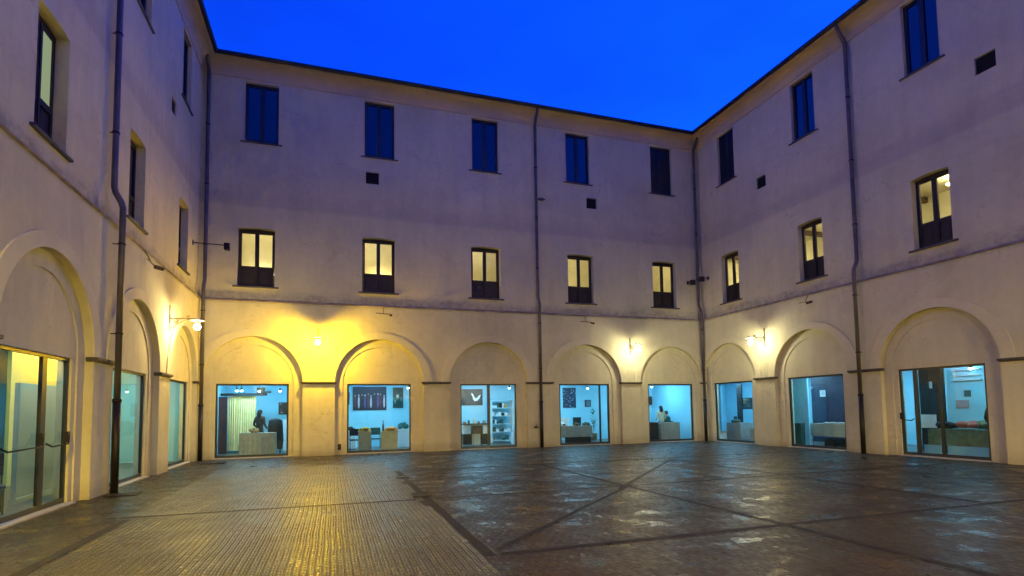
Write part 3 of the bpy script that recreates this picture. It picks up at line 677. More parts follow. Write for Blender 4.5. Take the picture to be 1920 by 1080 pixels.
# ---------------------------------------------------------------- what stands in the lit rooms
CURT = simple('cream_curtain', (0.90, 0.72, 0.34), 0.8, var=0.08)
CLOTH = simple('beige_table_cloth', (0.40, 0.34, 0.24), 0.9, var=0.12)
CLOTHG = simple('grey_table_cloth', (0.30, 0.28, 0.25), 0.9, var=0.12)
DKRED = simple('dark_red_panel', (0.09, 0.02, 0.02), 0.5, var=0.2)
BLACK = simple('matt_black', (0.012, 0.012, 0.014), 0.6, var=0.2)
DKBLUE = simple('dark_blue_door', (0.012, 0.022, 0.06), 0.45, var=0.3)
WHITE = simple('white_painted', (0.78, 0.80, 0.80), 0.5, var=0.04)
YEL = simple('yellow_goods', (0.75, 0.52, 0.05), 0.6, var=0.25, scale=25)
ORG = simple('orange_goods', (0.75, 0.32, 0.08), 0.6, var=0.3, scale=25)
GREEN = simple('dark_green_cloth', (0.03, 0.10, 0.09), 0.8, var=0.3)
PINK = simple('coral_cloth', (0.62, 0.16, 0.10), 0.8, var=0.2, scale=8)
OLIVE = simple('olive_cloth', (0.16, 0.18, 0.08), 0.85, var=0.25, scale=8)
BASK = simple('wicker', (0.30, 0.19, 0.09), 0.8, var=0.3, scale=40, bump=0.5)
PALEG = simple('pale_reflection_board', (0.40, 0.42, 0.34), 0.7, var=0.06, scale=1.5)
WARMW = simple('yellow_reflection_wall', (0.80, 0.62, 0.20), 0.8, var=0.08, scale=1.5)
def picture_mat(name, dark, mid, lite, sx, sz, seed, thr=0.55):
    m, nt, b = new_mat(name); g = N(nt, 'ShaderNodeTexCoord')
    mp = N(nt, 'ShaderNodeMapping'); mp.inputs['Scale'].default_value = (sx, 1, sz); mp.inputs['Location'].default_value = (seed, seed*.7, 0); L(nt, g.outputs['Object'], mp.inputs['Vector'])
    v = N(nt, 'ShaderNodeTexVoronoi', i_Scale=1.0); L(nt, mp.outputs[0], v.inputs['Vector'])
    n_ = N(nt, 'ShaderNodeTexNoise', i_Scale=1.6, i_Detail=4.0); L(nt, mp.outputs[0], n_.inputs['Vector'])
    c = ramp(nt, v.outputs['Distance'], [(0.15, lite), (0.35, mid), (thr, dark)])
    c = mix_c(nt, ramp(nt, n_.outputs['Fac'], [(0.42, 0.0), (0.55, 1.0)]), c, dark)
    L(nt, c, b.inputs['Base Color']); b.inputs['Roughness'].default_value = 0.5; return m
def picture(x0, x1, z0, z1, y, mat, label, frame=False, T=None, cat='poster'):
    T = T or (lambda s, o, z: (s, y-o, z))
    mb = MB(); mb.box(x0, 0.0, z0, x1, 0.025, z1, T)
    o = mb.build('poster' if not frame else 'framed_picture', mat); tag(o, label, cat)
    if frame:
        f = MB(); w = 0.03
        f.box(x0-w, 0, z0-w, x0, 0.04, z1+w, T); f.box(x1, 0, z0-w, x1+w, 0.04, z1+w, T); f.box(x0, 0, z1, x1, 0.04, z1+w, T); f.box(x0, 0, z0-w, x1, 0.04, z0, T); f.build('frame', BLACK, o)
    return o
YW = 25.58
o = picture(0.90, 2.37, 1.66, 2.72, YW, simple('poster_night', (0.012, 0.010, 0.035), 0.5, var=0.6), 'wide dark poster of a row of figures on the wall inside the second back arch')
mb = MB(); rr = random.Random(9)
for k in range(10):
    x = 1.0+k*0.14+rr.uniform(-.02, .02); zb = 1.74+rr.uniform(0, .05); h = rr.uniform(0.50, 0.62); w = 0.045; mb.mi = k % 4
    n = 12
    mb.add([(x+w*math.cos(2*PI*q/n)*1.0, YW-0.028, zb+h/2+h/2*math.sin(2*PI*q/n)) for q in range(n)], [tuple(range(n))])
    mb.mi = 1 if k % 2 else 4
    mb.add([(x+0.03*math.cos(2*PI*q/n), YW-0.029, zb+h+0.035+0.042*math.sin(2*PI*q/n)) for q in range(n)], [tuple(range(n))])
mb.build('printed_figures', [simple('print_wine', (0.12, 0.02, 0.03), 0.5), simple('print_pale', (0.5, 0.42, 0.5), 0.5), simple('print_black', (0.01, 0.008, 0.02), 0.5), simple('print_violet', (0.12, 0.05, 0.2), 0.5), simple('print_flesh', (0.35, 0.2, 0.15), 0.5)], o)
picture(2.66, 3.13, 1.74, 2.69, YW, picture_mat('poster_tall', (0.01, 0.05, 0.05), (0.05, 0.22, 0.2), (0.6, 0.8, 0.8), 5, 3, 7.7), 'narrow dark green poster right of the wide poster of figures', cat='poster')
o = picture(5.88, 6.92, 1.82, 2.60, YW, simple('poster_teal_dark', (0.012, 0.035, 0.06), 0.5, var=0.5), 'dark poster with a white bird shape inside the glazed double door of the back wing')
mb = MB()
pts = [(6.38, 2.42), (6.46, 2.34), (6.52, 2.20), (6.62, 2.16), (6.74, 2.30), (6.83, 2.33), (6.77, 2.16), (6.66, 2.04), (6.52, 2.02), (6.44, 2.10), (6.42, 2.24), (6.36, 2.34)]
mb.add([(x, YW-0.030, z) for x, z in pts]+[(x, YW-0.026, z) for x, z in pts], [tuple(range(12)), tuple(range(12, 24))]+[(i, (i+1) % 12, 12+(i+1) % 12, 12+i) for i in range(12)]); mb.build('printed_bird', WHITE, o)
picture(11.14, 11.86, 1.63, 2.66, YW, picture_mat('poster_floral', (0.02, 0.03, 0.06), (0.05, 0.12, 0.25), (0.35, 0.5, 0.65), 9, 9, 1.3, 0.5), 'dark floral poster inside the fourth back arch')
picture(12.40, 12.67, 1.70, 2.0, YW, simple('small_sign_grey', (0.10, 0.14, 0.2), 0.5), 'small square dark picture right of the floral poster', frame=True, cat='picture')
picture(-2.14, -1.68, 1.56, 2.02, YW, picture_mat('painting_brown', (0.06, 0.03, 0.02), (0.25, 0.10, 0.05), (0.5, 0.5, 0.4), 5, 5, 5.5), 'small brown framed picture inside the first back arch', frame=True, cat='picture')

picture(0.35, 0.72, 1.95, 2.45, YW, picture_mat('print_blue', (0.03, 0.06, 0.12), (0.1, 0.2, 0.3), (0.5, 0.6, 0.6), 6, 6, 2.2), 'small blue picture at the left edge of the second back arch', frame=True, cat='picture')
picture(16.0, 16.3, 1.75, 2.15, YW, picture_mat('print_red', (0.06, 0.03, 0.03), (0.3, 0.1, 0.05), (0.6, 0.5, 0.3), 7, 7, 4.4), 'small reddish picture high on the wall in the fifth back arch', frame=True, cat='picture')
picture(-3.0, -2.75, 2.45, 2.66, YW, picture_mat('print_green', (0.03, 0.06, 0.03), (0.1, 0.2, 0.1), (0.5, 0.6, 0.4), 7, 7, 6.4), 'tiny green picture above the rail in the first back arch', frame=True, cat='picture')
# first back arch
mb = MB(); n = 64; vs = []; fs = []
for k in range(n+1):
    x = -3.94+1.02*k/n; y = 24.45+0.035*math.sin(k*1.25)+0.015*math.sin(k*0.4)
    vs += [(x, y, 0.12), (x, y, 2.30)]
for k in range(n): fs.append((2*k, 2*k+2, 2*k+3, 2*k+1))
mb.add(vs, fs); tag(mb.build('curtain', CURT, smooth=True), 'pale yellow pleated curtain hanging inside the first back arch', 'curtain')
mb = MB(); mb.box(-4.2, 24.30, 2.31, -2.50, 24.42, 2.41); mb.box(-2.72, 24.22, 2.41, -2.35, 24.40, 2.50); tag(mb.build('curtain_rail', BLACK, bevel=0.01), 'long black rail above the pale curtain', 'curtain rail')
t = thing('open_door', (-4.05, 24.0, 0.02), 'dark red open door leaf left of the pale curtain', 'door')
mb = MB(); mb.box(-4.20, 23.96, 0.03, -3.90, 24.02, 2.26); mb.build('door_leaf', DKRED, t, bevel=0.006)
mb = MB(); mb.box(-4.15, 23.945, 0.3, -3.95, 23.96, 1.0); mb.box(-4.15, 23.945, 1.2, -3.95, 23.96, 2.1); mb.build('door_panel', DKRED, t)
mb = MB(); mb.tube([(-3.94, 23.93, 1.05), (-3.94, 23.90, 1.05), (-4.02, 23.90, 1.05)], 0.012, 6); mb.build('door_handle', ALU, t)
def cloth_table(x0, x1, y0, y1, h, mat, label, skirt=0.04, legs=True, group='cloth-covered display tables in the lit rooms'):
    t = thing('display_table', ((x0+x1)/2, (y0+y1)/2, 0.02), label, 'table', group)
    mb = MB(); mb.box(x0+0.03, y0+0.03, h-0.04, x1-0.03, y1-0.03, h-0.012); mb.build('tabletop', WHITE, t)
    for lx in (x0+0.06, x1-0.06):
        for ly in (y0+0.06, y1-0.06):
            mb = MB(); mb.tube([(lx, ly, 0.021), (lx, ly, h-0.04)], 0.018, 8); mb.build('leg', ALU, t)
    mb = MB(); n = 26; vs = []; per = []
    for k in range(n): per.append((x0+(x1-x0)*k/n, y0, 0, -1))
    for k in range(n//2): per.append((x1, y0+(y1-y0)*k/(n//2), 1, 0))
    for k in range(n): per.append((x1-(x1-x0)*k/n, y1, 0, 1))
    for k in range(n//2): per.append((x0, y1-(y1-y0)*k/(n//2), -1, 0))
    m_ = len(per)
    for i, (x, y, nx, ny) in enumerate(per):
        w = 0.015*math.sin(i*1.9)
        vs += [(x, y, h), (x+nx*(0.01+w*0.5), y+ny*(0.01+w*0.5), h*0.6), (x+nx*(0.02+w), y+ny*(0.02+w), skirt+0.02)]
    fs = []
    for i in range(m_):
        j = (i+1) % m_
        fs += [(3*i, 3*j, 3*j+1, 3*i+1), (3*i+1, 3*j+1, 3*j+2, 3*i+2)]
    fs.append(tuple(3*i for i in range(m_)))
    mb.add(vs, fs); mb.build('tablecloth', mat, t)
    return t
cloth_table(-3.25, -2.02, 22.55, 23.10, 0.86, CLOTHG, 'table under a grey cloth inside the first back arch', 0.05)
def goods(name, label, cat, cx, cy, z, mat, n, r, spread, sq=(1, 1, 1), base=None, group=None):
    mb = MB(); rnd = random.Random(hash(label) % 1000 if False else len(label))
    for k in range(n):
        a = rnd.uniform(0, 2*PI); q = rnd.uniform(0, 1)**0.5*spread
        mb.ball((cx+q*math.cos(a), cy+q*math.sin(a)*0.7, z+r*sq[2]*0.8+(spread-q)*0.45), r*rnd.uniform(0.8, 1.2), 8, sq)
    if base:
        t = thing(name, (cx, cy, z), label, cat, group); mb.build('contents', mat, t, smooth=True)
        b2 = MB(); b2.lathe((cx, cy, z), [(spread*0.8, 0.001), (spread*1.05, 0.10), (spread*1.1, 0.11), (spread*0.95, 0.10)], 18); b2.build('bowl', base, t, smooth=True); return t
    return tag(mb.build(name, mat, smooth=True), label, cat, group)
goods('heaped_goods', 'low heap of pale brown goods on the grey table of the first back arch', 'goods', -2.75, 22.8, 0.862, BASK, 9, 0.06, 0.28)

def chair(cx, cy, h, mat, label, rot=0, coat=None):
    t = thing('chair', (cx, cy, 0.02), label, 'chair', 'chairs in the lit rooms')
    c, s_ = math.cos(rot), math.sin(rot)
    def T_(x, y, z): return (cx+x*c-y*s_, cy+x*s_+y*c, z)
    mb = MB(); mb.box(-0.22, -0.21, 0.44, 0.22, 0.21, 0.48, T_); mb.build('seat', mat, t, bevel=0.01)
    mb = MB(); mb.box(-0.21, 0.19, 0.62, 0.21, 0.215, h, T_); mb.build('backrest', mat, t, bevel=0.008)
    for x in (-0.19, 0.19):
        for y in (-0.18, 0.19):
            mb = MB(); mb.tube([T_(x, y, 0.022), T_(x, y, 0.64 if y > 0 else 0.44)], 0.013, 6); mb.build('leg', ALU, t)
    return t
chair(-2.10, 23.35, 0.95, BLACK, 'black chair with a dark coat over it inside the first back arch')
mb = MB(); n = 20; vs = []; fs = []
lay = [(0.02, 0.26), (0.5, 0.30), (1.05, 0.27), (1.28, 0.24), (1.36, 0.12), (1.38, 0.02)]
for z, r in lay:
    for k in range(n): vs.append((-2.10+r*math.cos(2*PI*k/n)*(1+0.10*math.sin(5*k)), 23.53+0.55*r*math.sin(2*PI*k/n)*(1+0.08*math.cos(3*k)), z+0.02 if z > 0.1 else 0.18))
for i in range(len(lay)-1):
    for k in range(n): fs.append((i*n+k, i*n+(k+1) % n, (i+1)*n+(k+1) % n, (i+1)*n+k))
mb.add(vs, fs); tag(mb.build('dark_coat', BLACK, smooth=True), 'dark long coat hanging over the chair in the first back arch', 'coat')
def cabinet(x0, x1, y0, y1, h, mat, label, cat='cabinet', doors=True, top=None, z0=0.02):
    t = thing('cabinet', ((x0+x1)/2, (y0+y1)/2, z0), label, cat)
    mb = MB(); mb.box(x0, y0, z0+0.001, x1, y1, h); mb.build('body', mat, t, bevel=0.006)
    mb = MB(); mb.box(x0-0.02, y0-0.02, h, x1+0.02, y1+0.02, h+0.03); mb.build('top', top or mat, t, bevel=0.004)
    if doors:
        m_ = (x0+x1)/2
        for a, b_ in ((x0+0.02, m_-0.01), (m_+0.01, x1-0.02)):
            mb = MB(); mb.box(a, y0-0.012, z0+0.06, b_, y0-0.001, h-0.04); d = mb.build('door', mat, t)
    return t
cabinet(-1.92, -1.52, 24.9, 25.4, 1.28, WHITE, 'white cabinet below the brown framed picture')

# second back arch: two pedestal stands with produce
def pedestal(x0, x1, y0, y1, h, label):
    t = thing('pedestal', ((x0+x1)/2, (y0+y1)/2, 0.02), label, 'pedestal', 'beige pedestals in the second back arch')
    mb = MB(); mb.box(x0, y0, 0.10, x1, y1, h-0.03); mb.build('column', CLOTH, t, bevel=0.008)
    mb = MB(); mb.box(x0-0.02, y0-0.02, h-0.03, x1+0.02, y1+0.02, h); mb.build('top', CLOTH, t, bevel=0.004)
    mb = MB(); mb.box(x0-0.015, y0-0.015, 0.021, x1+0.015, y1+0.015, 0.10); mb.build('plinth', CLOTHG, t)
pedestal(1.02, 1.50, 22.5, 22.95, 0.82, 'left beige pedestal, carrying the yellow basket, in the second back arch')
pedestal(1.90, 2.54, 22.5, 22.95, 0.80, 'wider beige pedestal, carrying the orange basket and a bottle, in the second back arch')
goods('basket', 'basket heaped with yellow goods on the left pedestal', 'basket', 1.26, 22.72, 0.822, YEL, 22, 0.055, 0.19, base=BASK)
goods('basket', 'basket heaped with orange and pink goods on the wider pedestal', 'basket', 2.28, 22.70, 0.802, ORG, 26, 0.065, 0.21, base=BASK)
mb = MB(); mb.lathe((1.98, 22.72, 0.802), [(0.04, 0.0), (0.042, 0.22), (0.018, 0.32), (0.018, 0.42), (0.02, 0.43)], 12); tag(mb.build('bottle', GREEN, smooth=True), 'tall dark green bottle beside the orange basket', 'bottle')
cloth_table(0.35, 0.98, 24.0, 24.6, 0.80, WHITE, 'white table far left behind the yellow basket')
goods('dark_boxes', 'pile of dark goods on the white table behind the yellow basket', 'goods', 0.70, 24.3, 0.802, BLACK, 10, 0.07, 0.2, (1.2, 1, 0.9))
cabinet(2.74, 3.30, 24.2, 24.7, 0.78, WHITE, 'low white cabinet right of the orange basket')
goods('dark_boxes', 'pile of dark goods on the low white cabinet', 'goods', 3.0, 24.4, 0.812, GREEN, 10, 0.08, 0.2, (1, 1, 1.5))
chair(1.75, 23.6, 0.92, GREEN, 'dark green chair between the two beige pedestals')
chair(0.90, 23.1, 0.90, BLACK, 'black chair at the left edge of the second back arch')

# third back arch
t = thing('sales_counter', (5.95, 23.6, 0.02), 'white counter with dark panels inside the glazed double door of the back wing', 'counter')
mb = MB(); mb.box(5.44, 23.4, 0.95, 6.62, 23.9, 1.0); mb.build('top', ALU, t)
mb = MB(); mb.box(5.46, 23.45, 0.55, 6.60, 23.88, 0.95); mb.build('body', WHITE, t)
mb = MB(); mb.box(5.46, 23.46, 0.08, 5.84, 23.88, 0.55); mb.box(6.24, 23.46, 0.08, 6.60, 23.88, 0.55); mb.build('dark_panel', BLACK, t)
mb = MB(); mb.box(5.84, 23.42, 0.08, 6.24, 23.88, 0.55); mb.build('white_panel', WHITE, t)
mb = MB(); mb.box(5.78, 23.12, 0.56, 6.26, 23.38, 0.92); mb.box(5.80, 23.10, 0.60, 6.24, 23.12, 0.88)
mb.tube([(5.82, 23.14, 0.022), (5.82, 23.14, 0.56)], 0.015, 6); mb.tube([(6.22, 23.14, 0.022), (6.22, 23.14, 0.56)], 0.015, 6); mb.tube([(5.82, 23.36, 0.022), (5.82, 23.36, 0.56)], 0.015, 6); mb.tube([(6.22, 23.36, 0.022), (6.22, 23.36, 0.56)], 0.015, 6)
tag(mb.build('display_case', BLACK, bevel=0.006), 'small black display case on thin legs in front of the white counter', 'display case')
for i, x in enumerate((5.55, 5.75, 6.0, 6.2, 6.45)):
    h = 0.08+0.05*((i*7) % 3)
    mb = MB()
    if i % 2: mb.lathe((x, 23.6, 1.001), [(0.05, 0), (0.055, h), (0.03, h+0.02)], 12)
    else: mb.box(x-0.06, 23.52, 1.001, x+0.06, 23.66, 1.0+h)
    tag(mb.build('packet' if i % 2 == 0 else 'jar', [BASK, GREEN, WHITE, DKRED, CLOTHG][i], bevel=0.004), ['brown packet at the left end of the white counter', 'dark green jar on the white counter beside the brown packet', 'white packet at the middle of the white counter', 'dark red jar right of the middle of the white counter', 'grey packet at the right end of the white counter'][i], 'packet' if i % 2 == 0 else 'jar')
t = thing('shelf_unit', (7.75, 25.2, 0.02), 'white shelf unit with small goods behind the right leaf of the double door', 'shelf unit')
for x in (7.22, 8.28):
    mb = MB(); mb.box(x-0.02, 25.0, 0.021, x+0.02, 25.4, 2.05); mb.build('side_panel', WHITE, t)
for k, z in enumerate((0.12, 0.52, 0.90, 1.28, 1.66, 2.03)):
    mb = MB(); mb.box(7.24, 25.0, z, 8.26, 25.4, z+0.025); mb.build('shelf', WHITE, t)
rnd = random.Random(4); shelf_names = ['lowest', 'second lowest', 'middle', 'second highest', 'highest']
for k, z in enumerate((0.145, 0.545, 0.925, 1.305, 1.685)):
    mb = MB(); x = 7.30
    while x < 8.15:
        w = rnd.uniform(0.05, 0.14); h = rnd.uniform(0.08, 0.26); mb.mi = rnd.choice([0, 1, 2, 3])
        if rnd.random() < 0.75: mb.box(x, 25.08, z+0.001, x+w, 25.28, z+h)
        x += w+rnd.uniform(0.01, 0.07)
    o = tag(mb.build('row_of_goods', [BLACK, WHITE, GREEN, ORG]), 'row of small boxed goods on the %s shelf behind the double door' % shelf_names[k], 'goods', 'rows of goods on the white shelf unit')

# fourth back arch
cloth_table(9.80, 11.45, 22.95, 23.6, 0.80, CLOTHG, 'long grey table inside the fourth back arch', 0.25)
for i, (x, m_) in enumerate(((10.05, WHITE), (10.75, BLACK), (11.25, GREEN))):
    goods('basket', ['basket of pale goods at the left end of the long grey table', 'basket of black goods in the middle of the long grey table', 'basket of green goods at the right end of the long grey table'][i], 'basket', x, 23.2, 0.802, m_, 16, 0.06, 0.17, base=BASK)
chair(10.45, 24.0, 1.15, WHITE, 'pale chair behind the left of the long grey table', PI); chair(11.1, 24.05, 1.18, BLACK, 'black chair behind the right of the long grey table', PI)
mb = MB(); mb.box(10.05, 22.86, 0.021, 11.3, 22.93, 0.30); mb.box(10.3, 22.85, 0.12, 11.0, 22.86, 0.24); tag(mb.build('crate', BLACK, bevel=0.006), 'low black crate in front of the long grey table', 'crate')
for i, (x, y, h) in enumerate(((12.35, 24.6, 1.5), (15.0, 24.9, 1.1))):
    t = thing('plant_stand', (x, y, 0.02), ['tall leafy potted plant behind the side glass of the fourth back arch', 'leafy potted plant against the wall of the fifth back arch'][i], 'plant', 'potted plants in the back rooms')
    mb = MB(); mb.lathe((x, y, 0.021), [(0.13, 0), (0.17, 0.3), (0.18, 0.34), (0.15, 0.33)], 14); mb.build('pot', BASK, t, smooth=True)
    mb = MB(); mb.tube([(x, y, 0.3), (x+0.02, y, h*0.7)], 0.015, 6); mb.build('stem', BASK, t)
    mb = MB(); rr = random.Random(i+5)
    for k in range(60):
        a = rr.uniform(0, 2*PI); zz = rr.uniform(0.35, 1)*h; l = rr.uniform(0.15, 0.32); w = 0.035
        d = Vector((math.cos(a), math.sin(a), rr.uniform(-.2, .7))).normalized(); sd = d.cross(Vector((0, 0, 1))).normalized()*w; p = Vector((x, y, zz+0.02))
        mb.add([p, p+d*l*.5+sd, p+d*l, p+d*l*.5-sd], [(0, 1, 2, 3)])
    mb.build('leaves', GREEN, t)
# fifth back arch
cloth_table(14.80, 15.85, 22.45, 22.95, 0.86, CLOTHG, 'pale grey table in front of two people in the fifth back arch')
cabinet(14.18, 14.60, 22.35, 22.75, 0.86, BLACK, 'black box stand left of the pale grey table', doors=False)

# right wing rooms
def TRx(x): return lambda s, o, z: (x-o, s, z)
def open_door_r(x, y0, y1, z1, mat, label, sign=None):
    t = thing('room_door', (x, (y0+y1)/2, 0.02), label, 'door', 'dark doors in the right wing rooms'); T_ = TRx(x)
    mb = MB(); mb.box(y0, 0, 0.021, y1, 0.06, z1, T_); mb.build('door_leaf', mat, t, bevel=0.005)
    for a, b_ in ((y0+0.1, (y0+y1)/2-0.05), ((y0+y1)/2+0.05, y1-0.1)):
        mb = MB(); mb.box(a, 0.06, 0.2, b_, 0.07, 1.0, T_); mb.box(a, 0.06, 1.15, b_, 0.07, z1-0.15, T_); mb.build('door_panel', mat, t)
    mb = MB(); mb.tube([T_(y0+0.07, 0.06, 1.05), T_(y0+0.07, 0.11, 1.05), T_(y0+0.19, 0.11, 1.05)], 0.012, 6); mb.build('door_handle', ALU, t)
    return t
def paper(y0, y1, z0, z1, x, label):
    mb = MB(); mb.box(y0, 0, z0, y1, 0.004, z1, TRx(x)); o = tag(mb.build('paper_notice', WHITE), label, 'notice', 'white paper notices')
    m2 = MB()
    for k in range(4): m2.box(y0+0.04, 0.0045, z1-0.05-k*0.05, y1-0.04-(k % 2)*0.04, 0.006, z1-0.035-k*0.05, TRx(x))
    m2.build('printed_lines', CLOTHG, o)
open_door_r(19.6, 22.45, 22.80, 2.70, BLACK, 'narrow black door beyond the first right arch')
def panel_r(x0, x1, y0, y1, z1, mat, label):
    mb = MB(); mb.box(x0, y0, 0.021, x1, y1, z1); mb.box(x0-0.03, y0-0.02, 0.0205, x1+0.03, y1+0.02, 0.08); return tag(mb.build('partition', mat, bevel=0.004), label, 'partition')
panel_r(18.2, 18.3, 22.35, 23.2, 2.6, ROOM, 'pale blue partition panel beyond the first right arch')
cloth_table(17.7, 18.4, 20.5, 21.4, 0.82, CLOTHG, 'small grey table inside the first right arch')
goods('basket', 'basket of green goods on the small grey table of the first right arch', 'basket', 18.0, 21.1, 0.822, GREEN, 16, 0.07, 0.2, base=BASK)
chair(18.9, 21.9, 1.1, BLACK, 'black chair left of the small grey table', 1.2)
panel_r(17.55, 17.62, 16.55, 17.35, 2.75, ROOM, 'white partition panel at the left of the middle right arch')
open_door_r(20.0, 16.9, 18.6, 2.80, DKBLUE, 'dark blue double door with a notice beyond the middle right arch')
paper(17.86, 18.14, 1.94, 2.22, 19.925, 'white notice on the dark blue double door')
cloth_table(17.75, 18.6, 14.9, 16.7, 0.88, CLOTH, 'long beige table inside the middle right arch', 0.38)
for i, y in enumerate((15.25, 15.95)):
    mb = MB(); mb.box(17.85, y-0.22, 0.022, 18.2, y+0.22, 0.30); mb.box(17.84, y-0.12, 0.18, 17.85, y+0.12, 0.23); tag(mb.build('crate', BLACK, bevel=0.006), ['black crate under the near end of the long beige table', 'black crate under the far end of the long beige table'][i], 'crate')
mb = MB()
for k in range(9): mb.ball((18.1+random.uniform(-.12, .12), 15.2+k*0.12, 0.90), 0.10, 8, (1, 1.2, 0.45))
tag(mb.build('folded_cloths', CLOTHG, smooth=True), 'rumpled grey cloths lying on the long beige table', 'cloth')
cabinet(17.35, 17.72, 16.75, 17.1, 0.86, GREEN, 'green stand left of the long beige table', doors=False)
for i, (x, y, m_, lab) in enumerate(((17.5, 21.6, WHITE, 'white box on the floor inside the first right arch'), (19.2, 20.6, BASK, 'brown box on the floor behind the small grey table'), (17.6, 19.3, CLOTH, 'beige box on the floor at the near side of the first right arch'), (15.3, 24.9, DKRED, 'dark red box on the floor behind the two people'), (12.9, 23.4, BASK, 'brown box on the floor between the fourth and fifth back arches'), (8.0, 23.6, WHITE, 'white box on the floor in front of the shelf unit'))):
    t = thing('cardboard_box', (x, y, 0.021), lab, 'box', 'boxes on the floors of the lit rooms')
    h = 0.35+0.12*(i % 3); mb = MB(); mb.box(x-0.24, y-0.18, 0.022, x+0.24, y+0.18, h); mb.build('box_body', m_, t, bevel=0.006)
    mb = MB(); mb.box(x-0.245, y-0.03, h+0.001, x+0.245, y+0.03, h+0.004); mb.build('tape', CLOTHG, t)
    mb = MB(); mb.add([(x-0.24, y-0.18, h), (x+0.24, y-0.18, h), (x+0.24, y-0.29, h+0.10), (x-0.24, y-0.29, h+0.10)], [(0, 1, 2, 3)]); mb.build('flap', m_, t)
for i, (y, z, m_, lab) in enumerate(((22.2, 1.75, 'print_sea', 'blue-green picture on the far wall of the first right arch room'), (23.9, 1.7, 'print_ochre', 'ochre picture in the far corner of the first right arch room'))):
    o_ = picture(y-0.3, y+0.3, z-0.25, z+0.3, 0, picture_mat(m_, (0.03, 0.05, 0.06), [(0.05, 0.25, 0.3), (0.35, 0.2, 0.05)][i], (0.6, 0.6, 0.5), 5, 5, 8.1+i), lab, frame=True, T=TRx(21.19), cat='picture')
# near right arch
open_door_r(18.6, 12.20, 12.98, 2.72, BLACK, 'black door with a small notice behind the near right arch')
paper(12.55, 12.74, 2.08, 2.30, 18.535, 'white notice on the black door behind the near right arch')
panel_r(18.62, 18.70, 9.0, 12.18, 2.80, ROOM, 'bright white display wall behind the near right arch')
for k, z in enumerate((2.42, 2.28, 2.60)):
    mb = MB(); mb.box(11.15, 0, z, 11.95, 0.10, z+0.02, TRx(18.62)); tag(mb.build('wall_shelf', WHITE), 'thin white wall shelf, %s of three, on the bright display wall' % ['middle', 'lowest', 'highest'][k], 'shelf', 'thin wall shelves')
mb = MB(); mb.box(11.48, 0, 1.78, 11.66, 0.02, 1.98, TRx(18.62)); tag(mb.build('small_picture', GREEN), 'small dark picture on the bright display wall', 'picture')
mb = MB(); mb.box(11.55, 0, 1.42, 11.92, 0.02, 1.68, TRx(18.62)); tag(mb.build('small_picture', simple('grey_pink_print', (0.36, 0.28, 0.32), 0.6)), 'grey-pink picture lower on the bright display wall', 'picture')
cloth_table(17.55, 18.35, 10.0, 12.1, 0.80, OLIVE, 'long olive table inside the near right arch', 0.30)
for i, (y, m_, lab) in enumerate(((11.75, BLACK, 'heap of dark clothes at the left end of the olive table'), (11.2, PINK, 'heap of coral cloth on the olive table'), (10.75, OLIVE, 'heap of olive cloth on the right of the olive table'), (10.3, BLACK, 'heap of dark clothes beside the figure in the hat'))):
    mb = MB()
    for k in range(7): mb.ball((17.95+random.uniform(-.2, .2), y+random.uniform(-.2, .2), 0.86+random.uniform(0, .14)), random.uniform(0.09, 0.15), 10, (1, 1.3, 0.7))
    tag(mb.build('heap_of_clothes', m_, smooth=True), lab, 'clothes')
t = thing('white_board', (17.9, 12.1, 0.80), 'pale square board standing at the left end of the olive table', 'board')
mb = MB(); mb.box(17.70, 11.93, 0.83, 17.72, 12.38, 1.24); mb.build('board', WHITE, t); mb = MB(); mb.box(17.66, 12.0, 0.80, 17.78, 12.1, 0.83); mb.box(17.66, 12.2, 0.80, 17.78, 12.3, 0.83); mb.build('foot', ALU, t)
for i, (a, b_) in enumerate(((11.52, 12.02), (10.28, 11.34))):
    mb = MB(); mb.box(a, 0, 0.021, b_, 0.02, 0.34, TRx(17.25)); mb.box(a+0.05, -0.06, 0.021, a+0.08, 0.0, 0.2, TRx(17.25)); mb.box(b_-0.08, -0.06, 0.021, b_-0.05, 0.0, 0.2, TRx(17.25))
    tag(mb.build('kick_board', ROOM), ['narrow pale board on the floor behind the near right arch glass', 'wide pale board on the floor behind the near right arch glass'][i], 'board')
# left wing: added board and yellow wall stand in for reflections in the door glass
mb = MB(); mb.box(-5.50, 12.35, 0.021, -5.42, 15.6, 2.22); mb.box(-5.52, 12.33, 0.0205, -5.40, 15.62, 0.12); tag(mb.build('partition', PALEG, bevel=0.004), 'added pale green-grey board standing in for reflections in the left wing glass double door', 'partition')
mb = MB(); mb.box(-7.1, 15.6, 0.021, -7.02, 20.5, 3.70); tag(mb.build('partition', WARMW), 'added yellow wall standing in for the yellow reflection above the pale green board', 'partition')
light_box(WL, 'ceiling_light', emit('yellow_wall_fill', (1.0, 0.66, 0.12), 4.2), -6.6, 15.8, 3.70, -6.4, 19.5)  # added lamp that lights the yellow stand-in wall
light_box(WL, 'ceiling_light', emit('left_board_fill', (0.55, 0.88, 1.0), 2.6), -5.15, 12.0, 3.20, -5.0, 14.4)  # added lamp that brightens the pale stand-in board
chair(-5.3, 11.2, 1.0, simple('dark_purple_seat', (0.02, 0.015, 0.05), 0.6), 'dark purple chair behind the glass double door of the left wing', 0.5)

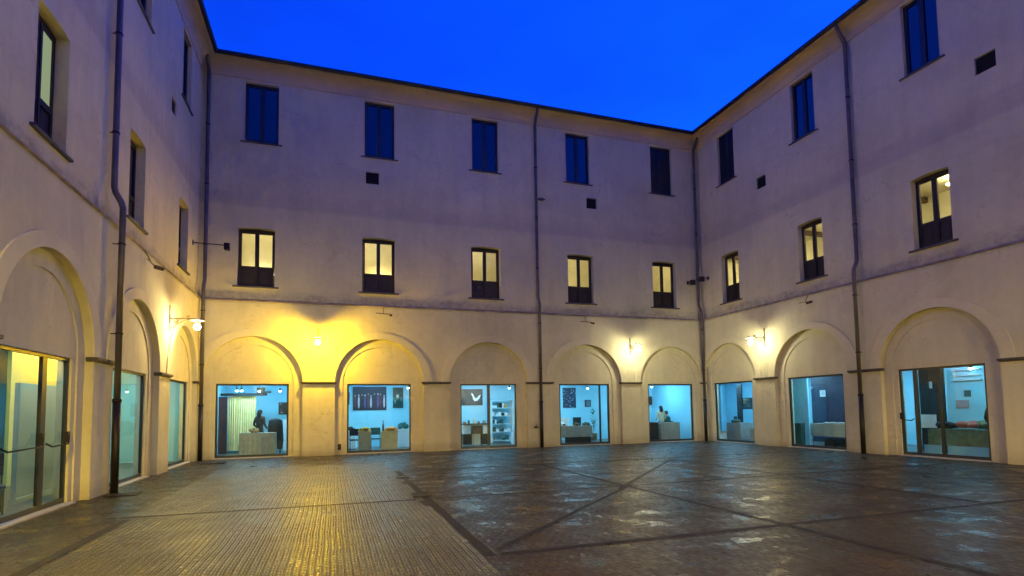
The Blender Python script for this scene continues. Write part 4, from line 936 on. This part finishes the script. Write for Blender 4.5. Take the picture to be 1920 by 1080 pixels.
# ---------------------------------------------------------------- people
SKIN = simple('skin', (0.45, 0.28, 0.20), 0.55, var=0.05)
HAIR = simple('dark_hair', (0.012, 0.009, 0.008), 0.5, var=0.3, scale=30)
CREAM = simple('cream_jacket', (0.55, 0.47, 0.32), 0.85, var=0.1)
def person(loc, rot, pose, shirt, trous, label, hair='long', hat=None, scale=1.0):
    t = thing('person', loc, label, 'person')
    J = {}
    if pose == 'stand':
        J = dict(pel=(0, 0, .95), spi=(0, .01, 1.12), che=(0, .0, 1.32), nec=(0, .01, 1.47), hed=(0, -.02, 1.58), cro=(0, -.01, 1.68),
                 shL=(-.17, 0, 1.40), elL=(-.23, .02, 1.13), wrL=(-.20, -.17, .98), haL=(-.18, -.25, .97),
                 shR=(.17, 0, 1.40), elR=(.24, .04, 1.13), wrR=(.20, -.15, 1.00), haR=(.17, -.23, .99),
                 hiL=(-.09, 0, .90), knL=(-.10, -.02, .50), anL=(-.10, .02, .09), toL=(-.11, -.14, .04),
                 hiR=(.09, 0, .90), knR=(.10, -.02, .50), anR=(.10, .02, .09), toR=(.12, -.14, .04))
    else:
        d = -.43
        J = dict(pel=(0, 0, .95+d), spi=(0, .0, 1.12+d), che=(0, -.02, 1.32+d), nec=(0, -.03, 1.47+d), hed=(0, -.06, 1.58+d), cro=(0, -.05, 1.68+d),
                 shL=(-.17, -.02, 1.40+d), elL=(-.23, -.06, 1.13+d), wrL=(-.18, -.28, 1.08+d), haL=(-.15, -.35, 1.09+d),
                 shR=(.17, -.02, 1.40+d), elR=(.24, -.05, 1.13+d), wrR=(.18, -.28, 1.08+d), haR=(.14, -.35, 1.09+d),
                 hiL=(-.09, -.03, .50), knL=(-.11, -.42, .50), anL=(-.11, -.40, .09), toL=(-.12, -.55, .04),
                 hiR=(.09, -.03, .50), knR=(.11, -.42, .50), anR=(.11, -.40, .09), toR=(.12, -.55, .04))
    R_ = dict(pel=.145, spi=.125, che=.145, nec=.055, hed=.085, cro=.075, shL=.065, elL=.045, wrL=.030, haL=.034, shR=.065, elR=.045, wrR=.030, haR=.034,
              hiL=.095, knL=.062, anL=.042, toL=.035, hiR=.095, knR=.062, anR=.042, toR=.035)
    E_ = [('pel', 'spi'), ('spi', 'che'), ('che', 'nec'), ('nec', 'hed'), ('hed', 'cro'), ('che', 'shL'), ('shL', 'elL'), ('elL', 'wrL'), ('wrL', 'haL'), ('che', 'shR'), ('shR', 'elR'), ('elR', 'wrR'), ('wrR', 'haR'),
          ('pel', 'hiL'), ('hiL', 'knL'), ('knL', 'anL'), ('anL', 'toL'), ('pel', 'hiR'), ('hiR', 'knR'), ('knR', 'anR'), ('anR', 'toR')]
    for sd, sg in (('L', -1), ('R', 1)):
        h = Vector(J['ha'+sd]); w = Vector(J['wr'+sd]); d = (h-w).normalized()
        for k, (off, ln) in enumerate(((-.027, .062), (-.009, .075), (.009, .070), (.027, .055))):
            a, b_, c_ = 'f%d1%s' % (k, sd), 'f%d2%s' % (k, sd), 'f%d3%s' % (k, sd)
            p1 = h+Vector((off, 0, 0))+d*.03; J[a] = tuple(p1); J[b_] = tuple(p1+d*ln*.5+Vector((0, 0, -.006))); J[c_] = tuple(p1+d*ln*.85+Vector((0, 0, -.024)))
            for q in (a, b_, c_): R_[q] = .0085
            E_ += [('ha'+sd, a), (a, b_), (b_, c_)]
        th = w+d*.03; J['t1'+sd] = tuple(th+Vector((-sg*.035, 0, 0))); J['t2'+sd] = tuple(th+Vector((-sg*.05, 0, 0))+d*.045); R_['t1'+sd] = .011; R_['t2'+sd] = .009
        E_ += [('wr'+sd, 't1'+sd), ('t1'+sd, 't2'+sd)]
    keys = list(J); me = bpy.data.meshes.new('tmp'); me.from_pydata([J[k] for k in keys], [(keys.index(a), keys.index(b_)) for a, b_ in E_], [])
    ob = bpy.data.objects.new('tmp', me); COL.objects.link(ob)
    sk = ob.modifiers.new('s', 'SKIN'); ss = ob.modifiers.new('u', 'SUBSURF'); ss.levels = 1; ss.render_levels = 1
    sv = me.skin_vertices[0].data
    for i, k in enumerate(keys):
        r = R_[k]; sv[i].radius = (r, r*0.72 if k in ('che', 'spi', 'pel') else r); sv[i].use_root = (k == 'pel')
    dg = bpy.context.evaluated_depsgraph_get(); dg.update()
    me2 = bpy.data.meshes.new_from_object(ob.evaluated_get(dg)); bpy.data.objects.remove(ob)
    me2.materials.clear()
    for m_ in (SKIN, shirt, trous, BLACK): me2.materials.append(m_)
    pz = J['pel'][2]; nz_ = J['nec'][2]
    def near(c, k, r): return (c-Vector(J[k])).length < r
    for p in me2.polygons:
        c = p.center; p.use_smooth = True
        if c.z > nz_+0.0 and abs(c.x) < .12: p.material_index = 0
        elif near(c, 'haL', .085) or near(c, 'haR', .085) or near(c, 'f13L', .06) or near(c, 'f13R', .06): p.material_index = 0
        elif c.z < .10: p.material_index = 3
        elif c.z < pz-.06 and not (near(c, 'elL', .12) or near(c, 'elR', .12) or near(c, 'wrL', .12) or near(c, 'wrR', .12)): p.material_index = 2
        else: p.material_index = 1
    body = bpy.data.objects.new('body', me2); COL.objects.link(body); body.parent = t
    rotm = Matrix.Rotation(rot, 4, 'Z') @ Matrix.Scale(scale, 4)
    me2.transform(rotm)
    WORLD_LOC[body.name] = Vector(loc)
    hx, hy, hz = J['hed']
    def X(v): return tuple(Vector(loc)+(rotm @ Vector(v)))
    mb = MB(); o0 = 0
    mb.ball((hx, hy+.018, hz+.055), .098, 16, (0.92, 1.0, 0.98))
    if hair == 'long': mb.ball((hx, hy+.075, hz-.06), .10, 12, (1.0, 0.55, 1.5))
    vs = [v for v in mb.v]; keep = []
    mb.v = [X((v[0], max(v[1], hy-.055) if v[2] < hz+.06 else v[1], v[2])) for v in vs]
    mb.build('hair', HAIR, t, smooth=True)
    mb = MB()
    mb.ball((hx, hy-.098, hz+.005), .018, 8, (.8, 1.1, 1.3)); mb.ball((hx-.082, hy+.0, hz), .02, 8, (.5, 1, 1.4)); mb.ball((hx+.082, hy+.0, hz), .02, 8, (.5, 1, 1.4))
    mb.mi = 1; mb.ball((hx-.032, hy-.085, hz+.028), .010, 8); mb.ball((hx+.032, hy-.085, hz+.028), .010, 8); mb.mi = 2; mb.ball((hx, hy-.087, hz-.038), .02, 8, (1.2, .5, .35))
    mb.v = [X(v) for v in mb.v]; mb.build('face', [SKIN, HAIR, DKRED], t, smooth=True)
    if hat:
        mb = MB(); mb.lathe((hx, hy, hz+.085), [(.19, .0), (.19, .012), (.10, .02), (.095, .10), (.05, .125), (.01, .125)], 20); mb.v = [X(v) for v in mb.v]; mb.build('hat', hat, t, smooth=True)
    return t
person((-2.66, 23.45, 0.02), 2.6, 'stand', BLACK, BLACK, 'person in dark clothes standing behind the grey table in the first back arch', 'long', scale=1.0)
person((15.35, 23.25, 0.02), PI-0.1, 'stand', CREAM, BLACK, 'person with long dark hair in a cream jacket seen in the fifth back arch', 'long', scale=0.96)
person((15.92, 23.60, 0.02), PI+0.2, 'sit', GREEN, BLACK, 'seated person in dark green beside the one in the cream jacket', 'short', scale=1.08)
chair(15.92, 23.64, 0.9, BLACK, 'black chair under the seated person in the fifth back arch', PI+0.2)
person((17.45, 10.15, 0.02), PI/2+0.6, 'stand', BLACK, BLACK, 'person in dark clothes and a brimmed hat at the edge of the near right arch', 'short', hat=BLACK, scale=1.02)
